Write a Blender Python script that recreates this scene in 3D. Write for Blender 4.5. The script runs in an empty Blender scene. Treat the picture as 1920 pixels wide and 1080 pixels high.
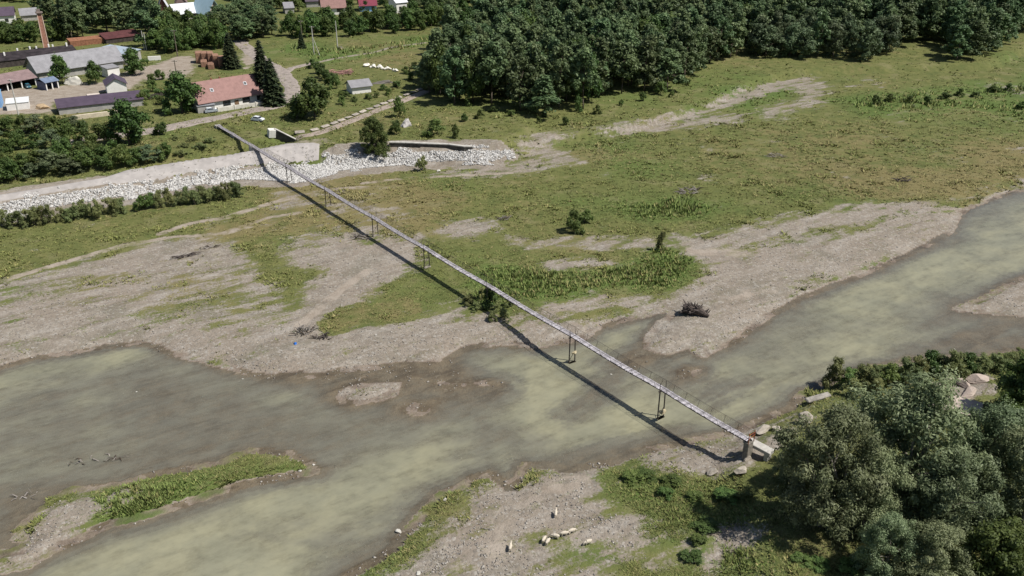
import bpy, bmesh, math, random
import numpy as np
from mathutils import Vector, Matrix
random.seed(7)
RNG = np.random.default_rng(11)
SC = bpy.context.scene
COL = SC.collection
R = math.radians

# ------------------------------------------------------------------ camera, sky, sun, exposure
CAM_H, FPX = 82.0, 1680.0
PITCH = math.atan(810 / FPX)
cam_d = bpy.data.cameras.new('camera'); cam = bpy.data.objects.new('camera', cam_d); COL.objects.link(cam)
cam.location = (0, 0, CAM_H); cam.rotation_euler = (math.pi / 2 - PITCH, 0, 0)
cam_d.sensor_width = 36; cam_d.lens = FPX / 1920 * 36; cam_d.clip_start = 1; cam_d.clip_end = 12000
SC.camera = cam
SUN_EL = R(56); SUN_AZ = R(106)          # azimuth clockwise from +Y
SUN = Vector((math.cos(SUN_EL) * math.sin(SUN_AZ), math.cos(SUN_EL) * math.cos(SUN_AZ), math.sin(SUN_EL)))
world = bpy.data.worlds.new('World'); SC.world = world; world.use_nodes = True
nt = world.node_tree
sky = nt.nodes.new('ShaderNodeTexSky'); sky.sky_type = 'NISHITA'; sky.sun_disc = False
sky.sun_elevation = SUN_EL; sky.sun_rotation = SUN_AZ
nt.links.new(sky.outputs[0], nt.nodes['Background'].inputs[0])
nt.nodes['Background'].inputs[1].default_value = 0.06
sl = bpy.data.lights.new('sun', 'SUN'); sl.energy = 4.4; sl.angle = R(0.6); sl.color = (1, .96, .9)
so = bpy.data.objects.new('sun', sl); COL.objects.link(so); so.rotation_euler = SUN.to_track_quat('Z', 'Y').to_euler()
so.location = (0, 0, 300)
SC.view_settings.view_transform = 'Standard'; SC.view_settings.look = 'None'
SC.view_settings.exposure = 0.36; SC.view_settings.gamma = 1
SC.cycles.max_bounces = 6; SC.cycles.transparent_max_bounces = 12; SC.cycles.caustics_reflective = False

# ------------------------------------------------------------------ from a place in the photograph to a place on the ground
def pix(x, y, z=0.0):
    dx = (x - 960) / FPX; dv = (y - 540) / FPX
    t = (CAM_H - z) / (math.sin(PITCH) + dv * math.cos(PITCH))
    return (t * dx, t * (math.cos(PITCH) - dv * math.sin(PITCH)), z)

def vnoise(x, y, seed):
    xi = np.floor(x).astype(np.int64); yi = np.floor(y).astype(np.int64)
    fx = x - xi; fy = y - yi
    fx = fx * fx * (3 - 2 * fx); fy = fy * fy * (3 - 2 * fy)
    def hsh(a, b):
        n = (a * 374761393 + b * 668265263 + seed * 1442695041) & 0x7fffffff
        n = ((n ^ (n >> 13)) * 1274126177) & 0x7fffffff
        n = (n ^ (n >> 16)) & 0xffff
        return n / 65535.0
    a = hsh(xi, yi); b = hsh(xi + 1, yi); c = hsh(xi, yi + 1); d = hsh(xi + 1, yi + 1)
    return (a + (b - a) * fx) * (1 - fy) + (c + (d - c) * fx) * fy
def fbm(x, y, size, octv=4, seed=1):
    s = 0; amp = .5; tot = 0; f = 1 / size
    for i in range(octv):
        s = s + amp * (vnoise(x * f + 13.7 * i, y * f - 7.1 * i, seed + i) * 2 - 1); tot += amp; amp *= .5; f *= 2.03
    return s / tot
def sstep(v, a, b):
    t = np.clip((v - a) / (b - a), 0, 1); return t * t * (3 - 2 * t)

def poly_w(pts, z): return np.array([pix(x, y, z)[:2] for x, y in pts])
def sdist(X, Y, P, lim=60.0):
    """signed distance to a closed polygon, positive inside, clipped at lim"""
    out = np.full(X.shape, -lim)
    lo = P.min(0) - lim; hi = P.max(0) + lim
    sel = (X > lo[0]) & (X < hi[0]) & (Y > lo[1]) & (Y < hi[1])
    x = X[sel]; y = Y[sel]
    d2 = np.full(x.shape, 1e18); ins = np.zeros(x.shape, bool)
    n = len(P)
    for i in range(n):
        ax, ay = P[i]; bx, by = P[(i + 1) % n]
        ex, ey = bx - ax, by - ay; L = ex * ex + ey * ey + 1e-9
        t = np.clip(((x - ax) * ex + (y - ay) * ey) / L, 0, 1)
        d2 = np.minimum(d2, (x - ax - t * ex) ** 2 + (y - ay - t * ey) ** 2)
        if ay != by:
            c = ((ay > y) != (by > y)) & (x < (bx - ax) * (y - ay) / (by - ay) + ax); ins ^= c
    d = np.sqrt(d2); d = np.where(ins, d, -d)
    out[sel] = np.clip(d, -lim, lim)
    return out

# outlines, in the photograph's own pixels ------------------------------------------------
WATER = [(-600, 760), (-200, 712), (0, 690), (60, 672), (130, 662), (200, 650), (255, 644), (290, 649), (320, 663), (380, 674), (430, 686), (470, 702),
         (510, 706), (560, 701), (610, 703), (640, 692), (700, 690), (760, 681), (830, 683), (850, 666), (880, 652), (940, 641), (1000, 648), (1060, 641), (1098, 632),
         (1112, 616), (1180, 598), (1230, 585), (1255, 584), (1262, 592), (1240, 605), (1218, 630), (1213, 650), (1250, 660), (1292, 648), (1318, 666), (1338, 655), (1380, 640),
         (1400, 620), (1440, 592), (1470, 578), (1500, 560), (1560, 536), (1600, 522), (1660, 496), (1720, 470), (1780, 436), (1798, 402), (1820, 388), (1870, 370), (1920, 356),
         (2100, 318), (2500, 250), (2700, 440), (2300, 560), (2100, 615), (1960, 645), (1850, 665), (1800, 669), (1720, 674), (1660, 690), (1580, 703), (1545, 722), (1510, 737), (1480, 766), (1420, 792),
         (1390, 806), (1350, 816), (1300, 826), (1255, 836), (1200, 846), (1150, 866), (1090, 876), (1060, 881), (1030, 871), (985, 873), (970, 900), (955, 914), (940, 902), (915, 889),
         (890, 895), (870, 910), (830, 926), (800, 956), (780, 980), (750, 1010), (735, 1030), (700, 1055), (660, 1075), (610, 1110), (520, 1220), (380, 1400), (-600, 1500)]
ISLAND = [(0, 1068), (50, 1060), (70, 1048), (110, 1025), (150, 1010), (200, 985), (260, 970), (330, 950), (400, 925), (450, 910), (500, 900), (560, 889), (592, 884), (580, 870), (560, 858),
          (540, 849), (470, 846), (440, 856), (420, 868), (360, 878), (310, 885), (270, 895), (230, 908), (180, 915), (130, 920), (105, 935), (95, 946), (70, 965), (45, 985), (38, 1005), (56, 1018), (40, 1034), (0, 1040), (-40, 1062)]
SPIT = [(1795, 580), (1840, 562), (1880, 540), (1920, 520), (1990, 498), (2150, 455), (2250, 470), (2150, 540), (1980, 590), (1900, 588), (1840, 584)]
DRYBAR = [(636, 748), (655, 732), (690, 722), (738, 722), (735, 738), (700, 752), (655, 757)]
DRYBAR2 = [(758, 766), (775, 760), (798, 768), (790, 774), (765, 772)]
DRYBAR3 = [(1275, 698), (1290, 692), (1307, 694), (1295, 702), (1278, 704)]
# shallow bars under the water: outline, depth, edge
BARS = [([(-200, 800), (0, 745), (100, 715), (250, 700), (400, 722), (560, 765), (640, 830), (560, 850), (440, 850), (300, 888), (120, 915), (0, 935), (-200, 960)], -.18, 9),
        ([(500, 706), (640, 692), (760, 682), (840, 685), (900, 700), (960, 705), (980, 730), (930, 760), (860, 778), (760, 776), (660, 760), (560, 730)], -.015, 4),
        ([(225, 730), (270, 705), (330, 715), (400, 740), (480, 760), (560, 790), (600, 830), (540, 840), (460, 850), (360, 860), (290, 860), (260, 800)], -.13, 7),
        ([(1040, 775), (1080, 740), (1130, 700), (1190, 700), (1180, 725), (1120, 755), (1070, 785)], -.06, 3),
        ([(1120, 680), (1170, 655), (1215, 640), (1260, 664), (1240, 690), (1190, 700), (1150, 700)], -.03, 3),
        ([(1240, 715), (1290, 685), (1320, 690), (1290, 720), (1255, 735)], -.04, 2.5),
        ([(1300, 760), (1350, 725), (1400, 705), (1420, 712), (1380, 740), (1320, 768)], -.08, 3),
        ([(1700, 660), (1760, 620), (1830, 590), (1920, 590), (2100, 560), (2100, 640), (1920, 650), (1820, 664)], -.05, 5),
        ([(1780, 440), (1800, 400), (1850, 380), (1930, 370), (1900, 430), (1830, 450)], -.3, 6),
        ([(1150, 866), (1200, 846), (1300, 826), (1290, 805), (1200, 815), (1140, 830), (1060, 860), (1040, 870)], -.09, 3),
        ([(0, 930), (60, 920), (110, 930), (60, 990), (40, 1030), (0, 1035)], -.07, 4),
        ([(540, 800), (620, 800), (700, 790), (760, 800), (780, 830), (700, 840), (600, 850), (540, 840)], -.2, 7),
        ([(640, 1000), (740, 990), (760, 1010), (700, 1060), (640, 1080), (560, 1130)], -.1, 5),
        ([(870, 760), (960, 800), (1010, 830), (1010, 860), (940, 840), (900, 880), (860, 860), (880, 800)], -.2, 5),
        ([(420, 985), (480, 985), (560, 1000), (640, 1010), (600, 1040), (520, 1030), (440, 1010)], -.25, 5),
        ([(1400, 660), (1560, 600), (1620, 600), (1480, 670), (1380, 700)], -.3, 5)]
GRAVEL = [(-500, 640), (-200, 585), (0, 545), (60, 520), (150, 494), (250, 463), (330, 449), (400, 446), (450, 458), (480, 470), (560, 440), (640, 440), (720, 445), (775, 452), (795, 475), (780, 497), (745, 520), (700, 545),
          (690, 600), (760, 596), (850, 586), (905, 594), (950, 608), (985, 584), (1050, 562), (1130, 552), (1230, 550), (1290, 528), (1302, 505), (1275, 470), (1258, 448), (1340, 440), (1430, 420), (1500, 405), (1560, 396), (1640, 384), (1690, 388),
          (1760, 388), (1830, 368), (1880, 350), (1930, 340), (2100, 305), (2500, 235), (2500, 330), (1800, 480), (1500, 620), (1300, 680), (1060, 660), (860, 690), (640, 720), (480, 720), (300, 670), (0, 700), (-500, 760)]
RBAR = [(660, 1090), (740, 1020), (800, 950), (870, 905), (960, 900), (1040, 862), (1100, 872), (1200, 842), (1300, 820), (1400, 802), (1420, 830), (1385, 870), (1320, 890), (1230, 885), (1160, 890), (1150, 930), (1240, 960), (1330, 960), (1440, 980), (1450, 1100), (1400, 1400), (500, 1400)]
# ground cover: name of the layer, outline, height the outline is read at, value, edge in metres
COVER = [
    ('grass', GRAVEL, .6, .17, 3.6), ('grass', RBAR, .6, .24, 3),
    ('grass', [(250, 560), (330, 510), (420, 495), (470, 520), (540, 570), (540, 605), (450, 610), (330, 600), (230, 590)], .6, .52, 5),
    ('dry', [(250, 560), (330, 510), (420, 495), (470, 520), (540, 570), (540, 605), (450, 610), (330, 600), (230, 590)], .6, .5, 4),
    ('grass', [(0, 545), (60, 540), (150, 525), (230, 520), (200, 545), (100, 560), (0, 580)], .6, .45, 2),
    ('dry', [(440, 400), (500, 345), (560, 335), (660, 325), (800, 330), (860, 380), (800, 450), (700, 450), (560, 440), (450, 460), (300, 470)], .8, 1.0, 6),
    ('grass', [(470, 410), (560, 355), (640, 345), (760, 385), (800, 440), (700, 470), (620, 440), (540, 470), (500, 450)], .8, .6, 5),
    ('grass', [(640, 470), (720, 455), (780, 462), (788, 480), (730, 525), (650, 570), (600, 600), (560, 610), (560, 592), (600, 555)], .6, .03, 1.5),
    ('grass', [(455, 455), (500, 432), (560, 402), (592, 396), (580, 430), (540, 455), (522, 475), (560, 500), (612, 505), (600, 525), (562, 550), (548, 585), (530, 580), (520, 545), (480, 520), (450, 495)], .7, .85, 1.5),
    ('lush', [(455, 455), (500, 432), (560, 402), (592, 396), (580, 430), (540, 455), (522, 475), (560, 500), (612, 505), (600, 525), (562, 550), (548, 585), (530, 580), (520, 545), (480, 520), (450, 495)], .7, .45, 1.5),
    ('grass', [(603, 606), (640, 580), (700, 570), (730, 553), (765, 553), (850, 566), (850, 585), (800, 592), (740, 606), (680, 612), (620, 629)], .7, .95, .8),
    ('dry', [(603, 606), (640, 580), (700, 570), (730, 553), (765, 553), (800, 570), (800, 590), (740, 606), (680, 612), (620, 629)], .7, .75, .8),
    ('grass', [(1060, 590), (1120, 575), (1200, 565), (1240, 570), (1190, 590), (1120, 605), (1060, 612), (1010, 610)], .5, .66, 1.2),
    ('grass', [(1330, 470), (1430, 452), (1560, 425), (1690, 404), (1780, 396), (1640, 432), (1500, 462), (1380, 480)], .6, .5, 1.6), ('grass', [(1655, 410), (1760, 386), (1830, 374), (1760, 394), (1690, 408)], .7, 1.0, .8),
    ('grass', [(1480, 540), (1600, 505), (1680, 474), (1660, 486), (1560, 528)], .6, .48, 1.2), ('dirt', [(1350, 560), (1400, 545), (1450, 548), (1420, 565), (1370, 575)], .5, .8, 1.5), ('dirt', [(1270, 462), (1340, 470), (1400, 478), (1330, 490), (1290, 482)], .6, .7, 2),
    ('lush', [(860, 548), (900, 522), (960, 500), (1040, 506), (1130, 506), (1190, 490), (1240, 468), (1292, 490), (1303, 512), (1270, 536), (1210, 546), (1120, 546), (1050, 562), (990, 572), (940, 582), (880, 577)], .9, .9, 2),
    ('grass', [(860, 548), (900, 522), (960, 500), (1040, 506), (1130, 506), (1190, 490), (1240, 468), (1292, 490), (1303, 512), (1270, 536), (1210, 546), (1120, 546), (1050, 562), (990, 572), (940, 582), (880, 577)], .9, 1.2, 1.5),
    ('grass', [(1010, 495), (1060, 485), (1140, 487), (1185, 493), (1130, 504), (1030, 505)], .9, .2, 1.2),
    ('grass', [(825, 420), (870, 408), (920, 415), (935, 430), (900, 450), (830, 452)], .9, .3, 2),
    ('grass', [(960, 445), (1060, 440), (1200, 445), (1240, 452), (1160, 462), (1020, 465), (950, 460)], .9, .38, 2),
    ('grass', [(950, 275), (1000, 262), (1100, 250), (1180, 234), (1250, 226), (1340, 216), (1400, 212), (1385, 232), (1300, 244), (1200, 250), (1110, 256), (1040, 270), (1075, 286), (1095, 302), (1040, 316), (980, 324), (900, 332), (800, 326), (800, 320), (930, 312), (975, 296)], 1, .36, 2.2),
    ('grass', [(1470, 150), (1540, 145), (1560, 165), (1540, 200), (1480, 215), (1430, 225), (1420, 200), (1490, 185)], 1, .4, 3),
    ('grass', [(1240, 222), (1320, 195), (1380, 168), (1450, 147), (1535, 140), (1530, 150), (1460, 165), (1400, 185), (1340, 205), (1260, 226)], 2, .34, 1.2),
    ('dry', [(1100, 290), (1300, 270), (1500, 240), (1700, 250), (1920, 260), (2200, 240), (2200, 330), (1920, 345), (1700, 370), (1500, 330), (1300, 320)], 1, .72, 10),
    ('dry', [(1560, 330), (1750, 320), (1920, 290), (2100, 280), (2100, 320), (1900, 345), (1700, 380), (1600, 370)], 1, .95, 5),
    ('lush', [(1560, 190), (1640, 175), (1760, 165), (1920, 140), (2100, 110), (2100, 210), (1920, 220), (1800, 205), (1640, 215)], 1, .75, 6),
    ('lush', [(1280, 190), (1350, 170), (1470, 165), (1480, 185), (1400, 205), (1280, 225)], 1, .6, 3),
    ('lush', [(760, 380), (900, 350), (1100, 320), (1300, 310), (1330, 350), (1300, 400), (1150, 430), (980, 420), (850, 400), (780, 420)], .9, .42, 6),
    ('lush', [(1190, 390), (1290, 370), (1330, 385), (1300, 410), (1200, 410)], .9, .8, 3),
    ('lush', [(880, 322), (935, 318), (960, 325), (930, 334), (880, 334)], .9, .6, 1.5),
    ('lush', [(520, 75), (560, 85), (640, 92), (760, 80), (830, 65), (900, 48), (900, 56), (840, 78), (780, 92), (700, 106), (620, 116), (560, 112), (530, 95)], 5, .95, 5),
    ('dry', [(640, 112), (780, 95), (860, 75), (1000, 30), (1010, 45), (900, 80), (830, 110), (760, 135), (660, 130)], 5, .7, 6),
    ('dry', [(730, 225), (900, 215), (1080, 230), (1230, 190), (1330, 150), (1340, 180), (1240, 218), (1100, 245), (960, 255), (740, 262)], 4, .55, 5),
    ('dirt', [(-80, 160), (60, 165), (120, 160), (200, 155), (270, 125), (330, 106), (368, 104), (372, 128), (350, 146), (270, 152), (250, 168), (180, 180), (110, 195), (100, 216), (40, 218), (-80, 225)], 5, .8, 3),
    ('dirt', [(455, 90), (475, 95), (480, 120), (460, 130), (448, 115)], 5, .8, 2),
    ('dirt', [(-300, 420), (0, 358), (100, 345), (230, 322), (330, 303), (430, 286), (560, 258), (620, 256), (640, 268), (560, 275), (430, 296), (330, 312), (220, 333), (100, 352), (0, 370), (-300, 430)], 4.6, .55, 1.5),
    ('dry', [(110, 0), (130, 0), (135, 45), (105, 45), (100, 20)], 5, 1.0, 3),
    ('grass', [(40, 1000), (60, 980), (95, 950), (170, 920), (200, 940), (190, 985), (110, 1025), (60, 1050), (0, 1066), (0, 1040)], .4, .25, 1.5),
    ('grass', [(225, 920), (250, 905), (265, 915), (240, 940), (220, 935)], .4, .15, .8),
    ('lush', [(170, 945), (260, 910), (360, 885), (430, 872), (540, 860), (590, 880), (480, 898), (380, 925), (280, 960), (200, 975)], .4, .75, 1.5),
    ('grass', [(-120, 432), (0, 412), (60, 400), (110, 392), (250, 371), (340, 353), (450, 338), (520, 342), (560, 342), (640, 322), (720, 314), (800, 307), (880, 306), (930, 306), (965, 291), (940, 279), (880, 277), (800, 279), (730, 281), (640, 286), (612, 290), (600, 304), (540, 306), (430, 318), (350, 327), (290, 342), (190, 348), (100, 360), (0, 376), (-120, 396)], 2.2, -.6, .8),
    ('grass', SPIT, .4, .03, 1.5), ('grass', DRYBAR, 0, 0, 4), ('grass', DRYBAR2, 0, 0, 3), ('grass', DRYBAR3, 0, 0, 3),
    ('lush', [(1150, 890), (1230, 880), (1330, 900), (1420, 960), (1440, 1090), (1280, 1090), (1320, 1010), (1230, 1000), (1240, 960), (1160, 930)], 1, .7, 2.5),
    ('grass', [(1150, 890), (1230, 880), (1330, 900), (1420, 960), (1300, 970), (1290, 1040), (1330, 1060), (1440, 1060), (1440, 1100), (1150, 1100), (1150, 1070), (1270, 1050), (1240, 1000), (1240, 960), (1160, 930)], 1, .95, 2),
    ('grass', [(790, 970), (830, 945), (870, 950), (860, 985), (800, 1010), (770, 1050), (700, 1090), (680, 1080), (740, 1040)], .6, .8, 1.5),
    ('grass', [(1000, 1010), (1040, 1015), (1110, 1030), (1130, 1050), (1040, 1060), (1010, 1040)], .7, .62, 1.5),
    ('lush', [(1000, 1010), (1040, 1015), (1110, 1030), (1130, 1050), (1040, 1060), (1010, 1040)], .7, .6, 1.5),
    ('dirt', [(900, 960), (960, 950), (1000, 970), (980, 1020), (960, 1090), (860, 1090), (880, 1020)], .6, .55, 2.5),
    ('dirt', [(1000, 905), (1090, 895), (1110, 920), (1060, 935), (1000, 935)], .6, .8, 2),
    ('dirt', [(1030, 950), (1070, 955), (1070, 1000), (1040, 995)], .6, .6, 2),
    ('grass', [(1255, 842), (1330, 825), (1400, 806), (1440, 826), (1425, 880), (1345, 897), (1250, 880)], 1, .16, 1.5), ('lush', [(1255, 842), (1330, 825), (1400, 806), (1440, 826), (1425, 880), (1345, 897), (1250, 880)], 1, .1, 1.5),
    ('grass', [(1720, 720), (1800, 705), (1850, 705), (1860, 730), (1820, 780), (1770, 790), (1740, 760)], 2.5, .1, 1.5),
    ('grass', [(1420, 830), (1440, 800), (1500, 770), (1540, 745), (1550, 760), (1500, 800), (1440, 850)], 2, .3, 1.5),
]
TRACKS = [([(0, 530), (60, 512), (140, 488), (230, 463), (320, 446), (420, 440), (470, 425)], .7, 1.3), ([(300, 440), (360, 420), (420, 410), (500, 385), (570, 365), (640, 355), (760, 350)], .8, 1.6),
          ([(380, 450), (440, 430), (500, 410), (560, 400)], .8, 1.2), ([(560, 615), (600, 580), (640, 545), (690, 510)], .6, 1.6), ([(680, 345), (760, 335), (860, 330), (960, 325)], .8, 1.4)]

# terraces: levee with village, wood, right bank
LEVEE = [(-900, 560), (-400, 438), (0, 366), (100, 350), (200, 334), (300, 311), (400, 295), (500, 280), (600, 266), (640, 271), (735, 268), (885, 272), (930, 266), (990, 235), (1000, 200), (980, 100), (1060, -40), (1080, -60), (-900, -60)]
WOOD = [(900, 270), (960, 262), (1040, 254), (1110, 244), (1180, 230), (1240, 214), (1330, 184), (1400, 152), (1470, 134), (1530, 127), (1700, 122), (1850, 118), (1930, 84), (2200, 30), (2600, -60), (900, -60)]
VILLAGE = [(-900, 420), (-200, 300), (0, 262), (150, 250), (280, 246), (400, 236), (480, 234), (560, 224), (640, 205), (720, 180), (790, 160), (900, 60), (1000, -40), (1000, -60), (-900, -60)]
RBANK = [(1425, 838), (1480, 792), (1560, 748), (1650, 722), (1750, 708), (1850, 694), (1920, 676), (2300, 600), (2600, 1500), (1480, 1500), (1470, 1080), (1450, 990), (1425, 930), (1400, 880)]
DITCH = [(-200, 372), (0, 330), (200, 312), (330, 292), (430, 276), (540, 257), (548, 264), (440, 286), (330, 302), (200, 322), (0, 345), (-200, 385)]

def terrain(X, Y):
    g = dict(grass=np.full(X.shape, 1.0), lush=np.full(X.shape, .34), dry=np.full(X.shape, .38), dirt=np.zeros(X.shape))
    h = .95 + .28 * fbm(X, Y, 28, 4, 3) + .12 * fbm(X, Y, 6, 3, 5)
    wob = 1.6 * fbm(X, Y, 9, 4, 21) + .5 * fbm(X, Y, 1.8, 2, 23)
    sg = np.maximum(sdist(X, Y, poly_w(GRAVEL, .5), 20), sdist(X, Y, poly_w(RBAR, .5), 20)) + wob
    gl = .5 + .16 * fbm(X, Y, 14, 4, 8) + .05 * fbm(X, Y, 2.5, 2, 9)
    h = h + (gl - h) * sstep(sg, -2.5, 3)
    # terraces
    sl1 = sdist(X, Y, poly_w(LEVEE, 4.6), 40); sw = sdist(X, Y, poly_w(WOOD, 3), 40) + .5 * wob
    ridge = .10 * fbm(X, Y, 20, 3, 31)
    h = np.maximum(h, .7 + (4.6 + ridge - .7) * np.clip((sl1 + 10) / 10, 0, 1) ** 1.1 * (sl1 > -10))
    h = np.maximum(h, .9 + (2.2 + 2 * ridge) * sstep(sw, -3.5, .8) + 1.2 * sstep(sw, 5, 40))
    sv = sdist(X, Y, poly_w(VILLAGE, 5), 40)
    h = h + .7 * sstep(sv, -3, 8) * (sl1 > 0)
    sdit = sdist(X, Y, poly_w(DITCH, 4), 20)
    h = h - 2.3 * sstep(sdit, -3.5, 1.5)
    sr = sdist(X, Y, poly_w(RBANK, 2.5), 40) + .6 * wob
    h = np.maximum(h, .7 + 1.9 * sstep(sr, -6, 1.5) + (1.2 * fbm(X, Y, 8, 3, 44) * sstep(sr, 0, 5)))
    # water
    isl = np.maximum.reduce([sdist(X, Y, poly_w(ISLAND, 0), 20) + .35 * wob, sdist(X, Y, poly_w(SPIT, 0), 30) + .5 * wob,
                             sdist(X, Y, poly_w(DRYBAR, 0), 20) + .5 * wob, sdist(X, Y, poly_w(DRYBAR2, 0), 20) + .3 * wob, sdist(X, Y, poly_w(DRYBAR3, 0), 20) + .3 * wob])
    dw = sdist(X, Y, poly_w(WATER, 0), 40) + .75 * wob
    dd = np.minimum(dw, -isl)
    deep = .55 + .50 * fbm(X * .8 + Y * .5, Y * 1.6 - X, 24, 5, 51); deep = np.maximum(deep, .10)
    wx = X + 6 * fbm(X, Y, 30, 2, 53); wy = Y + 6 * fbm(X, Y, 30, 2, 54); ca, sa = math.cos(.5), math.sin(.5)
    flow = fbm((wx * ca + wy * sa) * .24, (wy * ca - wx * sa) * 1.0, 6, 5, 55)
    deep = np.maximum(deep + .48 * flow * sstep(deep, .1, .9), .07)
    bed = -deep * (1 - np.exp(-np.maximum(dd, 0) / 3.2)) + .035 * fbm(X, Y, 1.6, 2, 57)
    streak = .5 + .5 * fbm(X * .45 + Y * .35, Y * 1.1 - X * .5, 7, 4, 61)
    for P, dep, e in BARS:
        s = sdist(X, Y, poly_w(P, 0), 25) + 1.2 * wob
        k = sstep(s, -e, e * .6)
        bed = bed + (dep * (.35 + 1.3 * streak) + .05 * fbm(X, Y, 2.2, 3, 71) - bed) * k * (.55 + .45 * sstep(streak, .25, .6))
    bed = np.where(dd > 0, np.minimum(bed, .03 + .02 * streak) * (1 - np.exp(-np.maximum(dd, 0) / .8)), bed)
    out = np.minimum(-dd, 20)
    hl = h * (1 - np.exp(-np.maximum(out, 0) / 2.6))
    hi = np.minimum(h, .62 + .1 * wob) * (1 - np.exp(-np.maximum(isl, 0) / 1.4))
    h = np.where(dd > 0, bed, np.where(isl > 0, hi, np.where(dw < 0, hl, h)))
    # cover
    for key, P, z, v, e in COVER:
        s = sdist(X, Y, poly_w(P, z), 30) + 1.5 * wob * min(1, e * .5)
        k = sstep(s, -1.6 * e, 1.6 * e); g[key] = g[key] + (v - g[key]) * k
    sm = (dw > 0) & (isl < 0)
    g['grass'] = np.where(sm, 0, g['grass']); g['dirt'] = np.where(sm, 0, g['dirt'])
    for P, z, w in TRACKS:
        W = poly_w(P, z); d = np.full(X.shape, 1e9)
        lo = W.min(0) - 8; hi_ = W.max(0) + 8; sel = (X > lo[0]) & (X < hi_[0]) & (Y > lo[1]) & (Y < hi_[1]); x = X[sel]; y = Y[sel]; dd2 = np.full(x.shape, 1e9)
        for i in range(len(W) - 1):
            ax, ay = W[i]; ex, ey = W[i + 1] - W[i]; t = np.clip(((x - ax) * ex + (y - ay) * ey) / (ex * ex + ey * ey), 0, 1)
            dd2 = np.minimum(dd2, np.hypot(x - ax - t * ex, y - ay - t * ey))
        d[sel] = dd2; k = sstep(-(d + .5 * wob), -w * 1.3, -w * .5)
        g['dirt'] = np.maximum(g['dirt'], (.62 + .25 * wob) * k)
    sparse = sstep(fbm(X, Y, 12, 4, 91), .1, .6)
    g['grass'] = np.where((g['grass'] > .5) & (h < 2), g['grass'] - .38 * sparse, g['grass'])
    g['lush'] = np.clip(g['lush'] + .38 * fbm(X, Y, 18, 4, 95), 0, 1)
    g['dry'] = np.clip(g['dry'] + .5 * fbm(X, Y, 24, 4, 97), 0, 1)
    return h, g

# ------------------------------------------------------------------ graded grid for the one ground sheet
def graded(lo, hi, d0, rate):
    v = [lo]
    while v[-1] < hi: v.append(v[-1] + max(d0, abs(v[-1]) * rate))
    return v
ys = [-6000, -2500, -1000, -400, -150, -40, 10, 40, 60, 70, 76] + graded(80, 640, .42, .0045) + [670, 710, 760, 830, 950, 1200, 1700, 2600, 4500, 9000]
xp = graded(0, 95, .5, 0)[1:] + graded(95.5, 370, .5, .0065)
xs = [-9000, -4000, -2000, -1200, -800, -600, -500, -440, -400] + [-v for v in reversed(xp)] + [0.0] + xp + [400, 440, 500, 600, 800, 1200, 2000, 4000, 9000]
GX = np.array(sorted(set(xs))); GY = np.array(sorted(set(ys)))
MX, MY = np.meshgrid(GX, GY)
GH, GA = terrain(MX, MY)

def _bil(A, x, y):
    x = np.atleast_1d(np.asarray(x, float)); y = np.atleast_1d(np.asarray(y, float))
    i = np.clip(np.searchsorted(GX, x) - 1, 0, len(GX) - 2); j = np.clip(np.searchsorted(GY, y) - 1, 0, len(GY) - 2)
    u = np.clip((x - GX[i]) / (GX[i + 1] - GX[i]), 0, 1); v = np.clip((y - GY[j]) / (GY[j + 1] - GY[j]), 0, 1)
    return (A[j, i] * (1 - u) + A[j, i + 1] * u) * (1 - v) + (A[j + 1, i] * (1 - u) + A[j + 1, i + 1] * u) * v
def gh(x, y): return float(_bil(GH, x, y)[0])
def P(x, y, up=0.0):
    """the spot on the ground seen at this place of the photograph"""
    z = 1.0
    for _ in range(12):
        p = pix(x, y, z); z += .7 * (gh(p[0], p[1]) + up - z)
    p = pix(x, y, z); return Vector((p[0], p[1], gh(p[0], p[1]) + up))

# ------------------------------------------------------------------ materials
MATS = {}
class NT:
    def __init__(s, name):
        s.m = bpy.data.materials.new(name); s.m.use_nodes = True; s.t = s.m.node_tree; s.bsdf = s.t.nodes['Principled BSDF']; s.out = s.t.nodes['Material Output']
    def n(s, kind, **kw):
        o = s.t.nodes.new('ShaderNode' + kind)
        for k, v in kw.items(): setattr(o, k, v)
        return o
    def l(s, a, b): s.t.links.new(a, b)
    def val(s, v):
        o = s.n('Value'); o.outputs[0].default_value = v; return o.outputs[0]
    def math(s, op, a, b=None, clamp=False):
        o = s.n('Math', operation=op, use_clamp=clamp)
        for i, v in enumerate((a, b)):
            if v is None: continue
            if isinstance(v, (int, float)): o.inputs[i].default_value = v
            else: s.l(v, o.inputs[i])
        return o.outputs[0]
    def mix(s, f, a, b, mode='MIX'):
        o = s.n('Mix', data_type='RGBA', blend_type=mode)
        for i, v in ((0, f), (6, a), (7, b)):
            if isinstance(v, (int, float)): o.inputs[i].default_value = v
            elif isinstance(v, tuple): o.inputs[i].default_value = (*v, 1)
            else: s.l(v, o.inputs[i])
        return o.outputs[2]
    def noise(s, vec, scale, detail=4, rough=.6):
        o = s.n('TexNoise'); o.inputs['Scale'].default_value = scale; o.inputs['Detail'].default_value = detail; o.inputs['Roughness'].default_value = rough
        s.l(vec, o.inputs['Vector']); return o.outputs[0]
    def step(s, v, a, b):
        o = s.n('MapRange', interpolation_type='SMOOTHSTEP'); s.l(v, o.inputs[0]); o.inputs[1].default_value = a; o.inputs[2].default_value = b; return o.outputs[0]
    def attr(s, name): 
        o = s.n('Attribute'); o.attribute_name = name; return o
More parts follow.
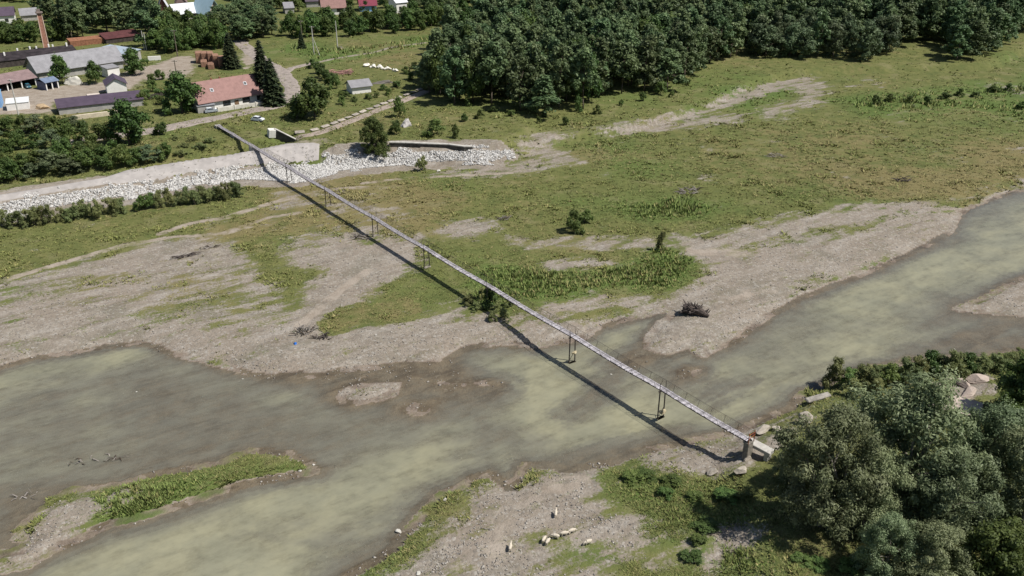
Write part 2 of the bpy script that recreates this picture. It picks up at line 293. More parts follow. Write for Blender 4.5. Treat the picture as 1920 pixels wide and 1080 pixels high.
def mat(name, rgb, rough=.8, var=.25, scale=2.0, metal=0, spec=.3, rand=0.0, stripes=None, bump=0.0):
    """plain surface with grain: two tones of one colour by noise, optional roof ribs, optional per-object variation"""
    if name in MATS: return MATS[name]
    N = NT(name); tc = N.n('TexCoord'); v = tc.outputs['Object']
    a = tuple(c * (1 - var) for c in rgb); b = tuple(min(1, c * (1 + var)) for c in rgb)
    nz = N.noise(v, scale, 5, .65); col = N.mix(N.step(nz, .3, .7), a, b)
    if stripes:
        w = N.n('TexWave', wave_type='BANDS', bands_direction=stripes[0]); w.inputs['Scale'].default_value = stripes[1]; w.inputs['Distortion'].default_value = .6; N.l(v, w.inputs['Vector'])
        col = N.mix(N.math('MULTIPLY', w.outputs['Fac'], .45), col, tuple(c * .55 for c in rgb))
    if rand:
        oi = N.n('ObjectInfo'); k = N.math('ADD', N.math('MULTIPLY', oi.outputs['Random'], rand * 2), 1 - rand)
        cc = N.n('CombineColor')
        for i in range(3): N.l(k, cc.inputs[i])
        col = N.mix(1.0, col, cc.outputs[0], 'MULTIPLY')
    N.l(col, N.bsdf.inputs['Base Color']); N.bsdf.inputs['Roughness'].default_value = rough; N.bsdf.inputs['Metallic'].default_value = metal
    N.bsdf.inputs['Specular IOR Level'].default_value = spec
    if bump:
        bp = N.n('Bump'); bp.inputs['Strength'].default_value = bump; bp.inputs['Distance'].default_value = .1; N.l(N.noise(v, scale * 4, 5, .7), bp.inputs['Height']); N.l(bp.outputs[0], N.bsdf.inputs['Normal'])
    MATS[name] = N.m; return N.m
def leafmat(name, dark, light, transl=.25, tipk=.55):
    """foliage: colour by leaf (vertex tone), by plant (object random); some light passes through"""
    N = NT(name); oi = N.n('ObjectInfo'); at = N.attr('tone')
    col = N.mix(at.outputs['Fac'], dark, light)
    h = N.n('HueSaturation'); N.l(col, h.inputs['Color'])
    N.l(N.math('ADD', N.math('MULTIPLY', oi.outputs['Random'], .05), .475), h.inputs['Hue'])
    r2 = N.math('FRACT', N.math('MULTIPLY', oi.outputs['Random'], 7.31))
    N.l(N.math('ADD', N.math('MULTIPLY', r2, .55), .72), h.inputs['Value'])
    col = h.outputs[0]
    N.l(col, N.bsdf.inputs['Base Color']); N.bsdf.inputs['Roughness'].default_value = .55; N.bsdf.inputs['Specular IOR Level'].default_value = .25
    tr = N.n('BsdfTranslucent'); N.l(col, tr.inputs[0]); mx = N.n('MixShader'); mx.inputs[0].default_value = transl
    N.l(N.bsdf.outputs[0], mx.inputs[1]); N.l(tr.outputs[0], mx.inputs[2]); N.l(mx.outputs[0], N.out.inputs[0])
    MATS[name] = N.m; return N.m

def ground_material():
    N = NT('ground_surface'); geo = N.n('NewGeometry'); pos = geo.outputs['Position']
    gr, lu, dr, di = (N.attr(k).outputs['Fac'] for k in ('grass', 'lush', 'dry', 'dirt'))
    mp = N.n('Mapping', vector_type='TEXTURE'); mp.inputs['Rotation'].default_value = (0, 0, R(32)); mp.inputs['Scale'].default_value = (10, 2.4, 3); N.l(pos, mp.inputs['Vector']); n_str = N.noise(mp.outputs[0], 1, 5, .6)
    n_big = N.noise(pos, .05, 4); n_mid = N.noise(pos, .35, 5, .65); n_fine = N.noise(pos, 2.2, 4, .7); n_m2 = N.noise(pos, .13, 5, .62); n_vf = N.noise(pos, 7, 2, .6)
    # gravel: pebbles of mixed tone, sandier and greyer stretches
    vo = N.n('TexVoronoi'); vo.inputs['Scale'].default_value = 2.6; N.l(pos, vo.inputs['Vector'])
    sep = N.n('SeparateColor'); N.l(vo.outputs['Color'], sep.inputs[0])
    g0 = N.mix(N.step(n_mid, .3, .7), (.202, .172, .137), (.305, .267, .220))
    g0 = N.mix(N.step(n_big, .35, .65), g0, (.248, .208, .166))
    g0 = N.mix(N.math('MULTIPLY', N.step(n_str, .5, .66), .55), g0, (.165, .132, .098)); g0 = N.mix(N.math('MULTIPLY', N.step(n_str, .47, .3), .5), g0, (.350, .320, .282))
    g0 = N.mix(N.math('MULTIPLY', N.step(N.noise(pos, .11, 5, .65), .5, .68), .6), g0, (.150, .135, .098))
    g0 = N.mix(N.math('MULTIPLY', N.step(sep.outputs[0], .72, 1), .45), g0, (.42, .40, .36))
    g0 = N.mix(N.math('MULTIPLY', N.step(sep.outputs[1], .7, 1), .5), g0, (.13, .115, .10))
    g0 = N.mix(N.math('MULTIPLY', N.step(n_fine, .45, .75), .45), g0, (.16, .145, .12))
    g0 = N.mix(N.math('MULTIPLY', N.step(n_vf, .55, .8), .3), g0, (.45, .43, .39))
    # turf
    t0 = N.mix(N.step(n_mid, .3, .72), (.096, .110, .034), (.152, .152, .054))
    t1 = N.mix(N.step(n_fine, .3, .7), (.068, .106, .026), (.112, .154, .040))
    t2 = N.mix(N.step(n_fine, .3, .7), (.140, .112, .046), (.220, .182, .088))
    tf = N.mix(N.step(N.math('ADD', lu, N.math('MULTIPLY', N.math('SUBTRACT', n_mid, .5), .5)), .3, .75), t0, t1)
    tf = N.mix(N.math('MULTIPLY', N.step(N.math('ADD', dr, N.math('MULTIPLY', N.math('SUBTRACT', n_mid, .5), 1.1)), .45, .95), .85), tf, t2)
    tf = N.mix(N.math('MULTIPLY', N.step(n_m2, .52, .68), .55), tf, (.070, .094, .028)); tf = N.mix(N.math('MULTIPLY', N.step(n_m2, .47, .33), .5), tf, (.200, .180, .090))
    tf = N.mix(N.math('MULTIPLY', N.step(n_fine, .5, .78), .5), tf, (.058, .064, .024))
    gm = N.step(N.math('ADD', gr, N.math('ADD', N.math('ADD', N.math('MULTIPLY', N.math('SUBTRACT', n_mid, .5), 1.1), N.math('MULTIPLY', N.math('SUBTRACT', n_str, .5), 1.5)), N.math('MULTIPLY', N.math('SUBTRACT', n_fine, .5), 1.0))), .32, .66)
    col = N.mix(gm, g0, tf)
    d0 = N.mix(N.step(n_mid, .3, .7), (.250, .205, .160), (.330, .285, .235)); d0 = N.mix(N.math('MULTIPLY', N.step(n_fine, .5, .8), .4), d0, (.17, .14, .11))
    dm = N.step(N.math('ADD', di, N.math('MULTIPLY', N.math('SUBTRACT', n_mid, .5), .8)), .35, .7)
    col = N.mix(dm, col, d0)
    # damp margin by the water line and silt below it
    sx = N.n('SeparateXYZ'); N.l(pos, sx.inputs[0])
    zz = N.math('ADD', sx.outputs[2], N.math('MULTIPLY', N.math('SUBTRACT', n_mid, .5), .12))
    wet = N.step(zz, .13, .02)
    wc = N.mix(N.step(n_mid, .3, .7), (.135, .104, .080), (.255, .206, .162)); wc = N.mix(N.math('MULTIPLY', N.step(n_str, .5, .64), .7), wc, (.090, .070, .056)); wc = N.mix(N.math('MULTIPLY', N.step(sep.outputs[0], .75, 1), .4), wc, (.24, .21, .18))
    col = N.mix(N.math('MULTIPLY', wet, .9), col, wc)
    N.l(col, N.bsdf.inputs['Base Color']); N.bsdf.inputs['Roughness'].default_value = .9; N.bsdf.inputs['Specular IOR Level'].default_value = .15
    bp = N.n('Bump'); bp.inputs['Strength'].default_value = .6; bp.inputs['Distance'].default_value = .25
    hh = N.math('ADD', n_fine, N.math('MULTIPLY', N.math('ADD', n_vf, N.math('MULTIPLY', vo.outputs['Distance'], -.8)), .5)); N.l(hh, bp.inputs['Height']); N.l(bp.outputs[0], N.bsdf.inputs['Normal'])
    return N.m
def water_material():
    N = NT('river_water'); geo = N.n('NewGeometry'); pos = geo.outputs['Position']; dep = N.attr('depth').outputs['Fac']
    n1 = N.noise(pos, .12, 5, .6)
    k = N.math('MULTIPLY', dep, N.math('ADD', N.math('MULTIPLY', n1, 3.2), 1.3))
    ms = N.n('Mapping', vector_type='TEXTURE'); ms.inputs['Rotation'].default_value = (0, 0, R(34)); ms.inputs['Scale'].default_value = (9, 2.6, 3); N.l(pos, ms.inputs['Vector'])
    ns = N.noise(ms.outputs[0], 1, 6, .68); n2 = N.noise(pos, .5, 5, .7)
    k = N.math('MULTIPLY', k, N.math('ADD', N.math('MULTIPLY', N.step(N.math('ADD', N.math('MULTIPLY', ns, .65), N.math('MULTIPLY', n2, .35)), .34, .64), 1.0), .55))
    op = N.math('SUBTRACT', 1.0, N.math('POWER', 2.718, N.math('MULTIPLY', k, -1.0)), True)
    murk = N.mix(N.step(n1, .35, .65), (.248, .242, .170), (.294, .280, .186))
    murk = N.mix(N.step(dep, .5, .1), murk, (.208, .204, .166))
    df = N.n('BsdfDiffuse'); N.l(murk, df.inputs[0]); tp = N.n('BsdfTransparent'); tp.inputs[0].default_value = (.86, .86, .80, 1)
    m1 = N.n('MixShader'); N.l(op, m1.inputs[0]); N.l(tp.outputs[0], m1.inputs[1]); N.l(df.outputs[0], m1.inputs[2])
    gl = N.n('BsdfGlossy'); gl.inputs['Roughness'].default_value = .12
    bp = N.n('Bump'); bp.inputs['Strength'].default_value = .22; bp.inputs['Distance'].default_value = .1
    mp = N.n('Mapping', vector_type='TEXTURE'); mp.inputs['Rotation'].default_value = (0, 0, R(120)); mp.inputs['Scale'].default_value = (1.5, .5, 1); N.l(pos, mp.inputs['Vector'])
    N.l(N.noise(mp.outputs[0], .8, 4, .6), bp.inputs['Height']); N.l(bp.outputs[0], gl.inputs['Normal'])
    fr = N.n('Fresnel'); fr.inputs[0].default_value = 1.33; N.l(bp.outputs[0], fr.inputs['Normal'])
    m2 = N.n('MixShader'); N.l(fr.outputs[0], m2.inputs[0]); N.l(m1.outputs[0], m2.inputs[1]); N.l(gl.outputs[0], m2.inputs[2]); N.l(m2.outputs[0], N.out.inputs[0])
    return N.m

# ------------------------------------------------------------------ building helpers
def props(o, label=None, cat=None, group=None, kind=None):
    for k, v in (('label', label), ('category', cat), ('group', group), ('kind', kind)):
        if v: o[k] = v
    return o
def link(o, parent=None):
    COL.objects.link(o)
    if parent is not None: o.parent = parent
    return o
def empty(name, loc, rz=0, label=None, cat=None, group=None, scale=1):
    o = bpy.data.objects.new(name, None); o.empty_display_size = .3; link(o); o.location = loc; o.rotation_euler = (0, 0, rz); o.scale = (scale,) * 3
    return props(o, label, cat, group)
def obj(name, me, parent=None, loc=(0, 0, 0), rot=(0, 0, 0)):
    o = bpy.data.objects.new(name, me); link(o, parent); o.location = loc; o.rotation_euler = rot; return o
def np_mesh(name, V, F, m, attrs=None, smooth=False):
    V = np.ascontiguousarray(V, np.float32).reshape(-1, 3); F = np.ascontiguousarray(F, np.int32); n, k = F.shape
    me = bpy.data.meshes.new(name); me.vertices.add(len(V)); me.vertices.foreach_set('co', V.ravel())
    me.loops.add(n * k); me.loops.foreach_set('vertex_index', F.ravel()); me.polygons.add(n)
    me.polygons.foreach_set('loop_start', np.arange(0, n * k, k, dtype=np.int32))
    if smooth: me.polygons.foreach_set('use_smooth', np.ones(n, bool))
    for key, (dom, val) in (attrs or {}).items():
        if val.ndim == 2:
            at = me.attributes.new(key, 'FLOAT_COLOR', dom); at.data.foreach_set('color', np.ascontiguousarray(val, np.float32).ravel())
        else:
            at = me.attributes.new(key, 'FLOAT', dom); at.data.foreach_set('value', np.ascontiguousarray(val, np.float32))
    me.update(calc_edges=True); me.materials.append(m); return me
class MB:
    def __init__(s): s.v = []; s.f = []
    def add(s, V, F):
        b = len(s.v); s.v += [tuple(v) for v in V]; s.f += [tuple(i + b for i in f) for f in F]; return s
    def box(s, c, size, M=None):
        x, y, z = (d / 2 for d in size)
        V = [Vector((sx * x, sy * y, sz * z)) for sx in (-1, 1) for sy in (-1, 1) for sz in (-1, 1)]
        if M is not None: V = [M @ v for v in V]
        V = [v + Vector(c) for v in V]
        return s.add(V, [(0, 1, 3, 2), (4, 6, 7, 5), (0, 4, 5, 1), (2, 3, 7, 6), (0, 2, 6, 4), (1, 5, 7, 3)])
    def hexa(s, b, t):
        """box from four bottom and four top corners"""
        return s.add(list(b) + list(t), [(3, 2, 1, 0), (4, 5, 6, 7), (0, 1, 5, 4), (1, 2, 6, 5), (2, 3, 7, 6), (3, 0, 4, 7)])
    def prism(s, prof, a, b):
        """profile [(y,z)] pushed from x=a to x=b"""
        n = len(prof); V = [(a, y, z) for y, z in prof] + [(b, y, z) for y, z in prof]
        F = [tuple(range(n)), tuple(range(2 * n - 1, n - 1, -1))] + [(i, i + n, (i + 1) % n + n, (i + 1) % n) for i in range(n)]
        return s.add(V, F)
    def tube(s, p, q, r0, r1=None, n=8, cap=True):
        p = Vector(p); q = Vector(q); r1 = r0 if r1 is None else r1
        d = (q - p).normalized(); u = d.orthogonal().normalized(); w = d.cross(u)
        V = [p + (u * math.cos(2 * math.pi * i / n) + w * math.sin(2 * math.pi * i / n)) * r0 for i in range(n)] + [q + (u * math.cos(2 * math.pi * i / n) + w * math.sin(2 * math.pi * i / n)) * r1 for i in range(n)]
        F = [(i, (i + 1) % n, (i + 1) % n + n, i + n) for i in range(n)]
        if cap: F += [tuple(range(n - 1, -1, -1)), tuple(range(n, 2 * n))]
        return s.add(V, F)
    def path(s, pts, radii, n=6):
        for i in range(len(pts) - 1): s.tube(pts[i], pts[i + 1], radii[i], radii[i + 1], n, True)
        return s
    def mesh(s, name, m, smooth=False, bevel=0):
        me = bpy.data.meshes.new(name); me.from_pydata(s.v, [], s.f); me.materials.append(m)
        bm = bmesh.new(); bm.from_mesh(me)
        if bevel: bmesh.ops.bevel(bm, geom=bm.edges[:], offset=bevel, segments=1, affect='EDGES', clamp_overlap=True)
        bmesh.ops.recalc_face_normals(bm, faces=bm.faces[:]); bm.to_mesh(me); bm.free()
        if smooth: me.polygons.foreach_set('use_smooth', [True] * len(me.polygons))
        return me
    def build(s, name, m, parent=None, smooth=False, bevel=0): return obj(name, s.mesh(name, m, smooth, bevel), parent)
def copy_thing(root, loc, rz, scale=1.0, label=None, group=None, sz=None):
    r = root.copy(); COL.objects.link(r); r.location = loc; r.rotation_euler = (0, 0, rz); r.scale = (scale, scale, scale if sz is None else sz)
    props(r, label, None, group)
    for ch in root.children:
        c = ch.copy(); COL.objects.link(c); c.parent = r
        for g in ch.children:
            d = g.copy(); COL.objects.link(d); d.parent = c
    return r
def rock_mesh(name, m, seed, sub=2, squash=.7, rough=.25):
    bm = bmesh.new(); bmesh.ops.create_icosphere(bm, subdivisions=sub, radius=1); rg = random.Random(seed)
    pl = [(Vector((rg.gauss(0, 1), rg.gauss(0, 1), rg.gauss(0, 1))).normalized(), rg.uniform(.42, .8)) for _ in range(12)]
    for v in bm.verts:
        c = v.co.copy()
        for n, d in pl:
            k = c.dot(n)
            if k > d: c -= n * (k - d) * .97
        c *= 1 + rough * .4 * (rg.random() - .5); c.z *= squash; v.co = c
    me = bpy.data.meshes.new(name); bm.to_mesh(me); bm.free(); me.materials.append(m); return me

# ================================================================== THE SETTING
def build_ground():
    ny, nx = MX.shape
    V = np.stack([MX, MY, GH], -1).reshape(-1, 3)
    idx = np.arange(ny * nx).reshape(ny, nx)
    F = np.stack([idx[:-1, :-1], idx[:-1, 1:], idx[1:, 1:], idx[1:, :-1]], -1).reshape(-1, 4)
    me = np_mesh('ground', V, F, ground_material(), {k: ('POINT', a.ravel()) for k, a in GA.items()}, True)
    props(obj('ground', me), 'river plain of gravel, turf and bare earth around the bridge', kind='structure')
    low = GH < .04
    q = low[:-1, :-1] | low[:-1, 1:] | low[1:, 1:] | low[1:, :-1]
    Fw = F[q.ravel()]; used = np.unique(Fw); re = np.full(ny * nx, -1); re[used] = np.arange(len(used))
    Vw = V[used].copy(); dep = np.maximum(0, -Vw[:, 2]); Vw[:, 2] = 0
    mw = np_mesh('river', Vw, re[Fw], water_material(), {'depth': ('POINT', dep)}, True)
    props(obj('river', mw), 'murky olive river running over shallow gravel bars', kind='structure')
build_ground()

def ribbon(name, label, pts, width, m, up=.05, z=5, kind='structure', wob=.5):
    """a strip of made ground that follows the terrain"""
    W = [Vector(P(x, y)) for x, y in pts]; L = []
    for i in range(len(W) - 1):
        n = max(2, int((W[i + 1] - W[i]).length / 1.2))
        p0 = W[max(0, i - 1)]; p1 = W[i]; p2 = W[i + 1]; p3 = W[min(len(W) - 1, i + 2)]
        for k in range(n):
            t = k / n
            L.append(.5 * ((2 * p1) + (p2 - p0) * t + (2 * p0 - 5 * p1 + 4 * p2 - p3) * t * t + (3 * p1 - p0 - 3 * p2 + p3) * t ** 3))
    L.append(W[-1]); V = []; nc = 9
    for i, c in enumerate(L):
        d = (L[min(i + 1, len(L) - 1)] - L[max(i - 1, 0)]); s = Vector((-d.y, d.x, 0)).normalized()
        wl = width / 2 + wob * (vnoise(np.array([i * .35]), np.array([3.]), 5)[0] - .5) * 2; wr = width / 2 + wob * (vnoise(np.array([i * .35]), np.array([9.]), 6)[0] - .5) * 2
        for j in range(nc):
            t = j / (nc - 1); p = c + s * (-wl + (wl + wr) * t)
            V.append((p.x, p.y, gh(p.x, p.y) + up * (1 if 0 < j < nc - 1 else -1)))
    n = len(L); F = [(i * nc + j, i * nc + j + 1, (i + 1) * nc + j + 1, (i + 1) * nc + j) for i in range(n - 1) for j in range(nc - 1)]
    me = np_mesh(name, np.array(V), np.array(F), m, None, True)
    return props(obj(name, me), label, kind=kind)
M_ROAD = mat('road_dirt', (.275, .235, .205), .95, .22, .6)
M_TRACK = mat('track_dirt', (.22, .195, .15), .95, .25, .6)
ribbon('road', 'pale dirt road curving past the white house into the village', [(120, 268), (200, 257), (285, 245), (340, 234), (400, 222), (470, 208), (515, 199), (540, 186), (548, 168), (538, 148), (522, 130), (500, 118), (480, 104), (462, 90), (448, 76)], 6.8, M_ROAD, .14)
ribbon('track', 'narrow worn track across the bright green meadow', [(590, 118), (640, 108), (700, 98), (740, 88), (800, 80)], 2.6, M_TRACK, .08)
ribbon('lane', 'short dirt lane turning off the road at the bend', [(530, 140), (548, 128), (572, 122), (595, 117)], 4, M_ROAD, .09)

# ================================================================== PLANTS
leafmat('leaf_wood', (.060, .100, .042), (.160, .215, .092)); leafmat('leaf_willow', (.118, .158, .072), (.305, .352, .192), .32)
leafmat('leaf_greywillow', (.066, .098, .046), (.170, .212, .108), .25); leafmat('leaf_bush', (.064, .108, .028), (.165, .222, .066), .38)
leafmat('leaf_fruit', (.050, .090, .022), (.130, .185, .050)); leafmat('leaf_spruce', (.016, .028, .014), (.050, .070, .030), .1)
leafmat('leaf_olive', (.135, .162, .058), (.270, .300, .125), .40)
M_BARK = mat('bark', (.085, .068, .052), .9, .3, 3); M_BARKG = mat('bark_grey', (.20, .18, .15), .9, .3, 3)

def leaves(rg, C, Rr, per, size, aspect=.5, up=.25, flat=1.0, shell=.55, jit=.9):
    """leaf faces spread through the clumps (centres C, radii Rr)"""
    n = len(C) * per; ci = np.repeat(np.arange(len(C)), per)
    u = rg.normal(size=(n, 3)); u[:, 2] += up; u /= np.linalg.norm(u, axis=1)[:, None]
    rad = Rr[ci] * np.clip(np.abs(rg.normal(size=n)) * .42 + .42, 0, 1.9)
    p = C[ci] + u * rad[:, None] * np.array([1, 1, flat])
    nr = u + jit * rg.normal(size=(n, 3)) * .55; nr[:, 2] += .3; nr /= np.linalg.norm(nr, axis=1)[:, None]
    a = np.cross(nr, rg.normal(size=(n, 3))); a /= np.linalg.norm(a, axis=1)[:, None] + 1e-9; b = np.cross(nr, a)
    s = size * (.6 + .8 * rg.random(n))[:, None]
    V = np.stack([p - a * s, p - b * s * aspect, p + a * s, p + b * s * aspect], 1)
    ct = rg.random(len(C)); tone = np.clip(.55 * ct[ci] + .55 * rg.random(n) - .05, 0, 1)
    return V.reshape(-1, 3), tone
def crown_mesh(name, V, tone, m):
    n = len(V) // 4; F = np.arange(n * 4).reshape(n, 4)
    return np_mesh(name, V, F, MATS[m], {'tone': ('FACE', tone)})
def limbs(rg, C, h, r, base=.12, fork=.35, nl=7, stems=1, spread=0.0):
    mb = MB()
    for s in range(stems):
        an = 2 * math.pi * s / stems + rg.random(); o = Vector((math.cos(an), math.sin(an), 0)) * spread
        foot = o * .4 + Vector((0, 0, -.35)); top = o + Vector(((rg.random() - .5) * .6, (rg.random() - .5) * .6, h * fork))
        mb.path([foot, foot.lerp(top, .5) + Vector(((rg.random() - .5) * .3, (rg.random() - .5) * .3, 0)), top], [r, r * .8, r * .62], 7)
        ch = rg.choice(len(C), min(nl, len(C)), replace=False)
        for i in ch:
            q = Vector(C[i]); mid = top.lerp(q, .5) + Vector((0, 0, (q - top).length * .10))
            mb.path([top, mid, q], [r * .5, r * .3, r * .1], 5)
    return mb
PROTO = {}
def proto_tree(kind, i, h, R0, nc, per, size, m, shape, aspect=.55, low=.18, bark=None, fork=.32, trunk=.28, up=.25, cr=.30, stems=1, spread=0, nl=7):
    rg = np.random.default_rng(hash((kind, i)) % 1000 if False else sum(map(ord, kind)) * 31 + i)
    # main boughs fill the outline, each carries its own clumps
    C = []; Rr = []; nb = max(5, nc // 6); B = []
    for k in range(nb):
        z = low + (1 - low) * (k + .5 + .5 * (rg.random() - .5)) / nb
        an = k * 2.4 + rg.random() * .9; w = shape(z); rr = w * (.25 + .5 * rg.random()) * R0 * (1 if z < .85 else .4)
        B.append((np.array((math.cos(an) * rr, math.sin(an) * rr, z * h * .92)), R0 * (.30 + .22 * rg.random()) * (.45 + .55 * w)))
    while len(C) < nc:
        c, br = B[rg.integers(nb)]; u = rg.normal(size=3); u[2] += .45; u /= np.linalg.norm(u)
        C.append(c + u * br * (.55 + .5 * rg.random()) * np.array((1, 1, 1.15))); Rr.append(R0 * cr * (.45 + .75 * rg.random()))
    C = np.array(C); Rr = np.array(Rr); C[:, 2] = np.clip(C[:, 2], .3, h * .97)
    V, tone = leaves(rg, C, Rr, per, size, aspect, up)
    V[:, 2] = np.maximum(V[:, 2], .05)
    PROTO.setdefault(kind, []).append((limbs(rg, C, h, trunk, fork=fork, nl=nl, stems=stems, spread=spread).mesh('trunk', bark or M_BARK, True), crown_mesh('crown', V, tone, m), h, R0))
egg = lambda z: (max(0, 1 - ((z - .45) / .56) ** 2)) ** .5
tall = lambda z: (max(0, 1 - ((z - .48) / .55) ** 2)) ** .42
dome = lambda z: (max(0, 1 - ((z - .30) / .72) ** 2)) ** .5
for i in range(6): proto_tree('wood', i, 20, 4.6, 62, 84, .46, 'leaf_wood', tall, low=(.12, .3, .2, .14, .34, .18)[i], cr=.25, trunk=.24, fork=.4, nl=10)
for i in range(4): proto_tree('greywillow', i, 16, 5.6, 62, 84, .44, 'leaf_greywillow', egg, low=.10, cr=.27, aspect=.45)
for i in range(4): proto_tree('fruit', i, 9, 4.4, 56, 84, .34, 'leaf_fruit', egg, low=.16, cr=.28, trunk=.2)
for i in range(4): proto_tree('willow', i, 17, 8.0, 130, 300, .225, 'leaf_willow', egg, low=.08, cr=.19, aspect=.38, trunk=.42, stems=2, spread=1.4, nl=9, bark=M_BARKG)
for i in range(3): proto_tree('thick', i, 9, 6, 120, 200, .20, 'leaf_bush', dome, low=.08, cr=.17, trunk=.12, stems=4, spread=1.2, nl=6, fork=.3)
for i in range(5): proto_tree('bush', i, 4.0, 2.6, 34, 110, .19, 'leaf_bush', dome, low=.08, cr=.27, trunk=.06, stems=4, spread=.8, nl=3, fork=.3)
for i in range(4): proto_tree('olive', i, 3.4, 2.2, 36, 100, .20, 'leaf_olive', dome, low=.06, cr=.24, aspect=.28, up=.7, trunk=.05, stems=4, spread=.8, nl=3, fork=.3)
def proto_spruce(i):
    rg = np.random.default_rng(500 + i); h, R0 = 20, 3.6; n = 2600
    z = 1 - rg.random(n) ** .62; lay = np.floor(z * 22) / 22 + .012 * rg.normal(size=n); z = np.clip(lay, 0.04, .995)
    an = rg.random(n) * 2 * math.pi; arm = 1 + .18 * np.sin(5 * an + 40 * np.floor(z * 22)); rr = R0 * (1 - z) ** .85 * arm * (.35 + .65 * rg.random(n) ** .6) + .1
    p = np.stack([np.cos(an) * rr, np.sin(an) * rr, z * h - .22 * rr + .2], 1)
    d = np.stack([np.cos(an), np.sin(an), -.35 + .2 * rg.normal(size=n)], 1); t = np.stack([-np.sin(an), np.cos(an), .3 * rg.normal(size=n)], 1)
    s = (.45 + .4 * rg.random(n))[:, None]
    V = np.stack([p - d * s, p + t * s * .5, p + d * s, p - t * s * .5], 1).reshape(-1, 3); V[:, 2] = np.maximum(V[:, 2], .1)
    tr = MB().tube((0, 0, -.4), (0, 0, h * .96), .3, .03, 8)
    PROTO.setdefault('spruce', []).append((tr.mesh('trunk', M_BARK, True), crown_mesh('crown', V, rg.random(n), 'leaf_spruce'), h, R0))
for i in range(2): proto_spruce(i)
TREE_NAME = dict(wood='alder_tree', greywillow='willow_tree', fruit='broadleaf_tree', willow='willow_tree', bush='shrub', olive='shrub', spruce='spruce_tree', thick='leafy_bush')
def plant(kind, loc, h, r, label, group=None, name=None, var=None):
    L = PROTO[kind]; tm, cm, h0, r0 = L[random.randrange(len(L)) if var is None else var % len(L)]
    shrub = kind in ('bush', 'olive', 'thick')
    o = empty(name or TREE_NAME[kind], loc, random.uniform(0, 6.28), label, 'shrub' if shrub else 'tree', group); o.scale = (r / r0, r / r0, h / h0)
    obj('stems' if shrub else 'trunk', tm, o); obj('foliage' if shrub else 'crown', cm, o)
    return o
def in_poly(x, y, Pw):
    c = False; n = len(Pw)
    for i in range(n):
        ax, ay = Pw[i]; bx, by = Pw[i - 1]
        if (ay > y) != (by > y) and x < (bx - ax) * (y - ay) / (by - ay) + ax: c = not c
    return c
def jitter_spots(poly_px, z, gap, jit=.42, holes=()):
    Pw = poly_w(poly_px, z); Hs = [poly_w(q, z) for q in holes]; out = []
    lo = Pw.min(0); hi = Pw.max(0); j = 0; y = lo[1]
    while y < hi[1]:
        x = lo[0] + (gap * .5 if j % 2 else 0)
        while x < hi[0]:
            a = x + random.uniform(-jit, jit) * gap; b = y + random.uniform(-jit, jit) * gap
            if in_poly(a, b, Pw) and not any(in_poly(a, b, q) for q in Hs): out.append((a, b, gh(a, b)))
            x += gap
        y += gap * .87; j += 1
    return out

# --- the wood
WOODS = [(803, 208), (850, 206), (900, 200), (950, 212), (1040, 226), (1085, 214), (1130, 192), (1200, 176), (1268, 168), (1290, 148), (1340, 122), (1400, 112), (1500, 112), (1600, 114), (1680, 112), (1750, 112), (1845, 116),
         (1880, 90), (1930, 62), (2030, 20), (2120, -35), (1060, -35), (1015, 22), (1003, 40), (945, 62), (885, 78), (832, 112), (806, 160)]
spots = jitter_spots(WOODS, 3.3, 8.2, holes=[[(1672, 116), (1770, 118), (1775, 88), (1690, 84)], [(1640, 60), (1690, 62), (1700, 30), (1660, 25)]])
spots = [s for s in spots if abs(s[0]) < s[1] * .66 + 12]
spots.sort(key=lambda s: s[0] ** 2 + s[1] ** 2)
grey_edge = poly_w([(1380, 130), (1850, 130), (2000, 40), (2000, 0), (1800, 40), (1640, 70), (1480, 80), (1390, 100)], 3.3)
nw = 0; rest = []
for s in spots:
    grey = in_poly(s[0], s[1], grey_edge) and random.random() < .75
    if nw >= 270: rest.append((s, grey)); continue
    nw += 1
    if grey: plant('greywillow', s, random.uniform(11, 18), random.uniform(4.4, 6.4), 'grey-green rounded willow on the right-hand edge of the big wood', 'willows along the edge of the wood')
    elif random.random() < .15: plant('fruit', s, random.uniform(13, 18), random.uniform(5, 6.6), 'lighter green broad tree among the dark trees of the big wood', 'lighter trees of the big wood')
    else: plant('wood', s, random.uniform(14, 23), random.uniform(4.2, 6.0), 'tall dark green tree standing in the dense wood beyond the grassland', 'trees of the big wood')
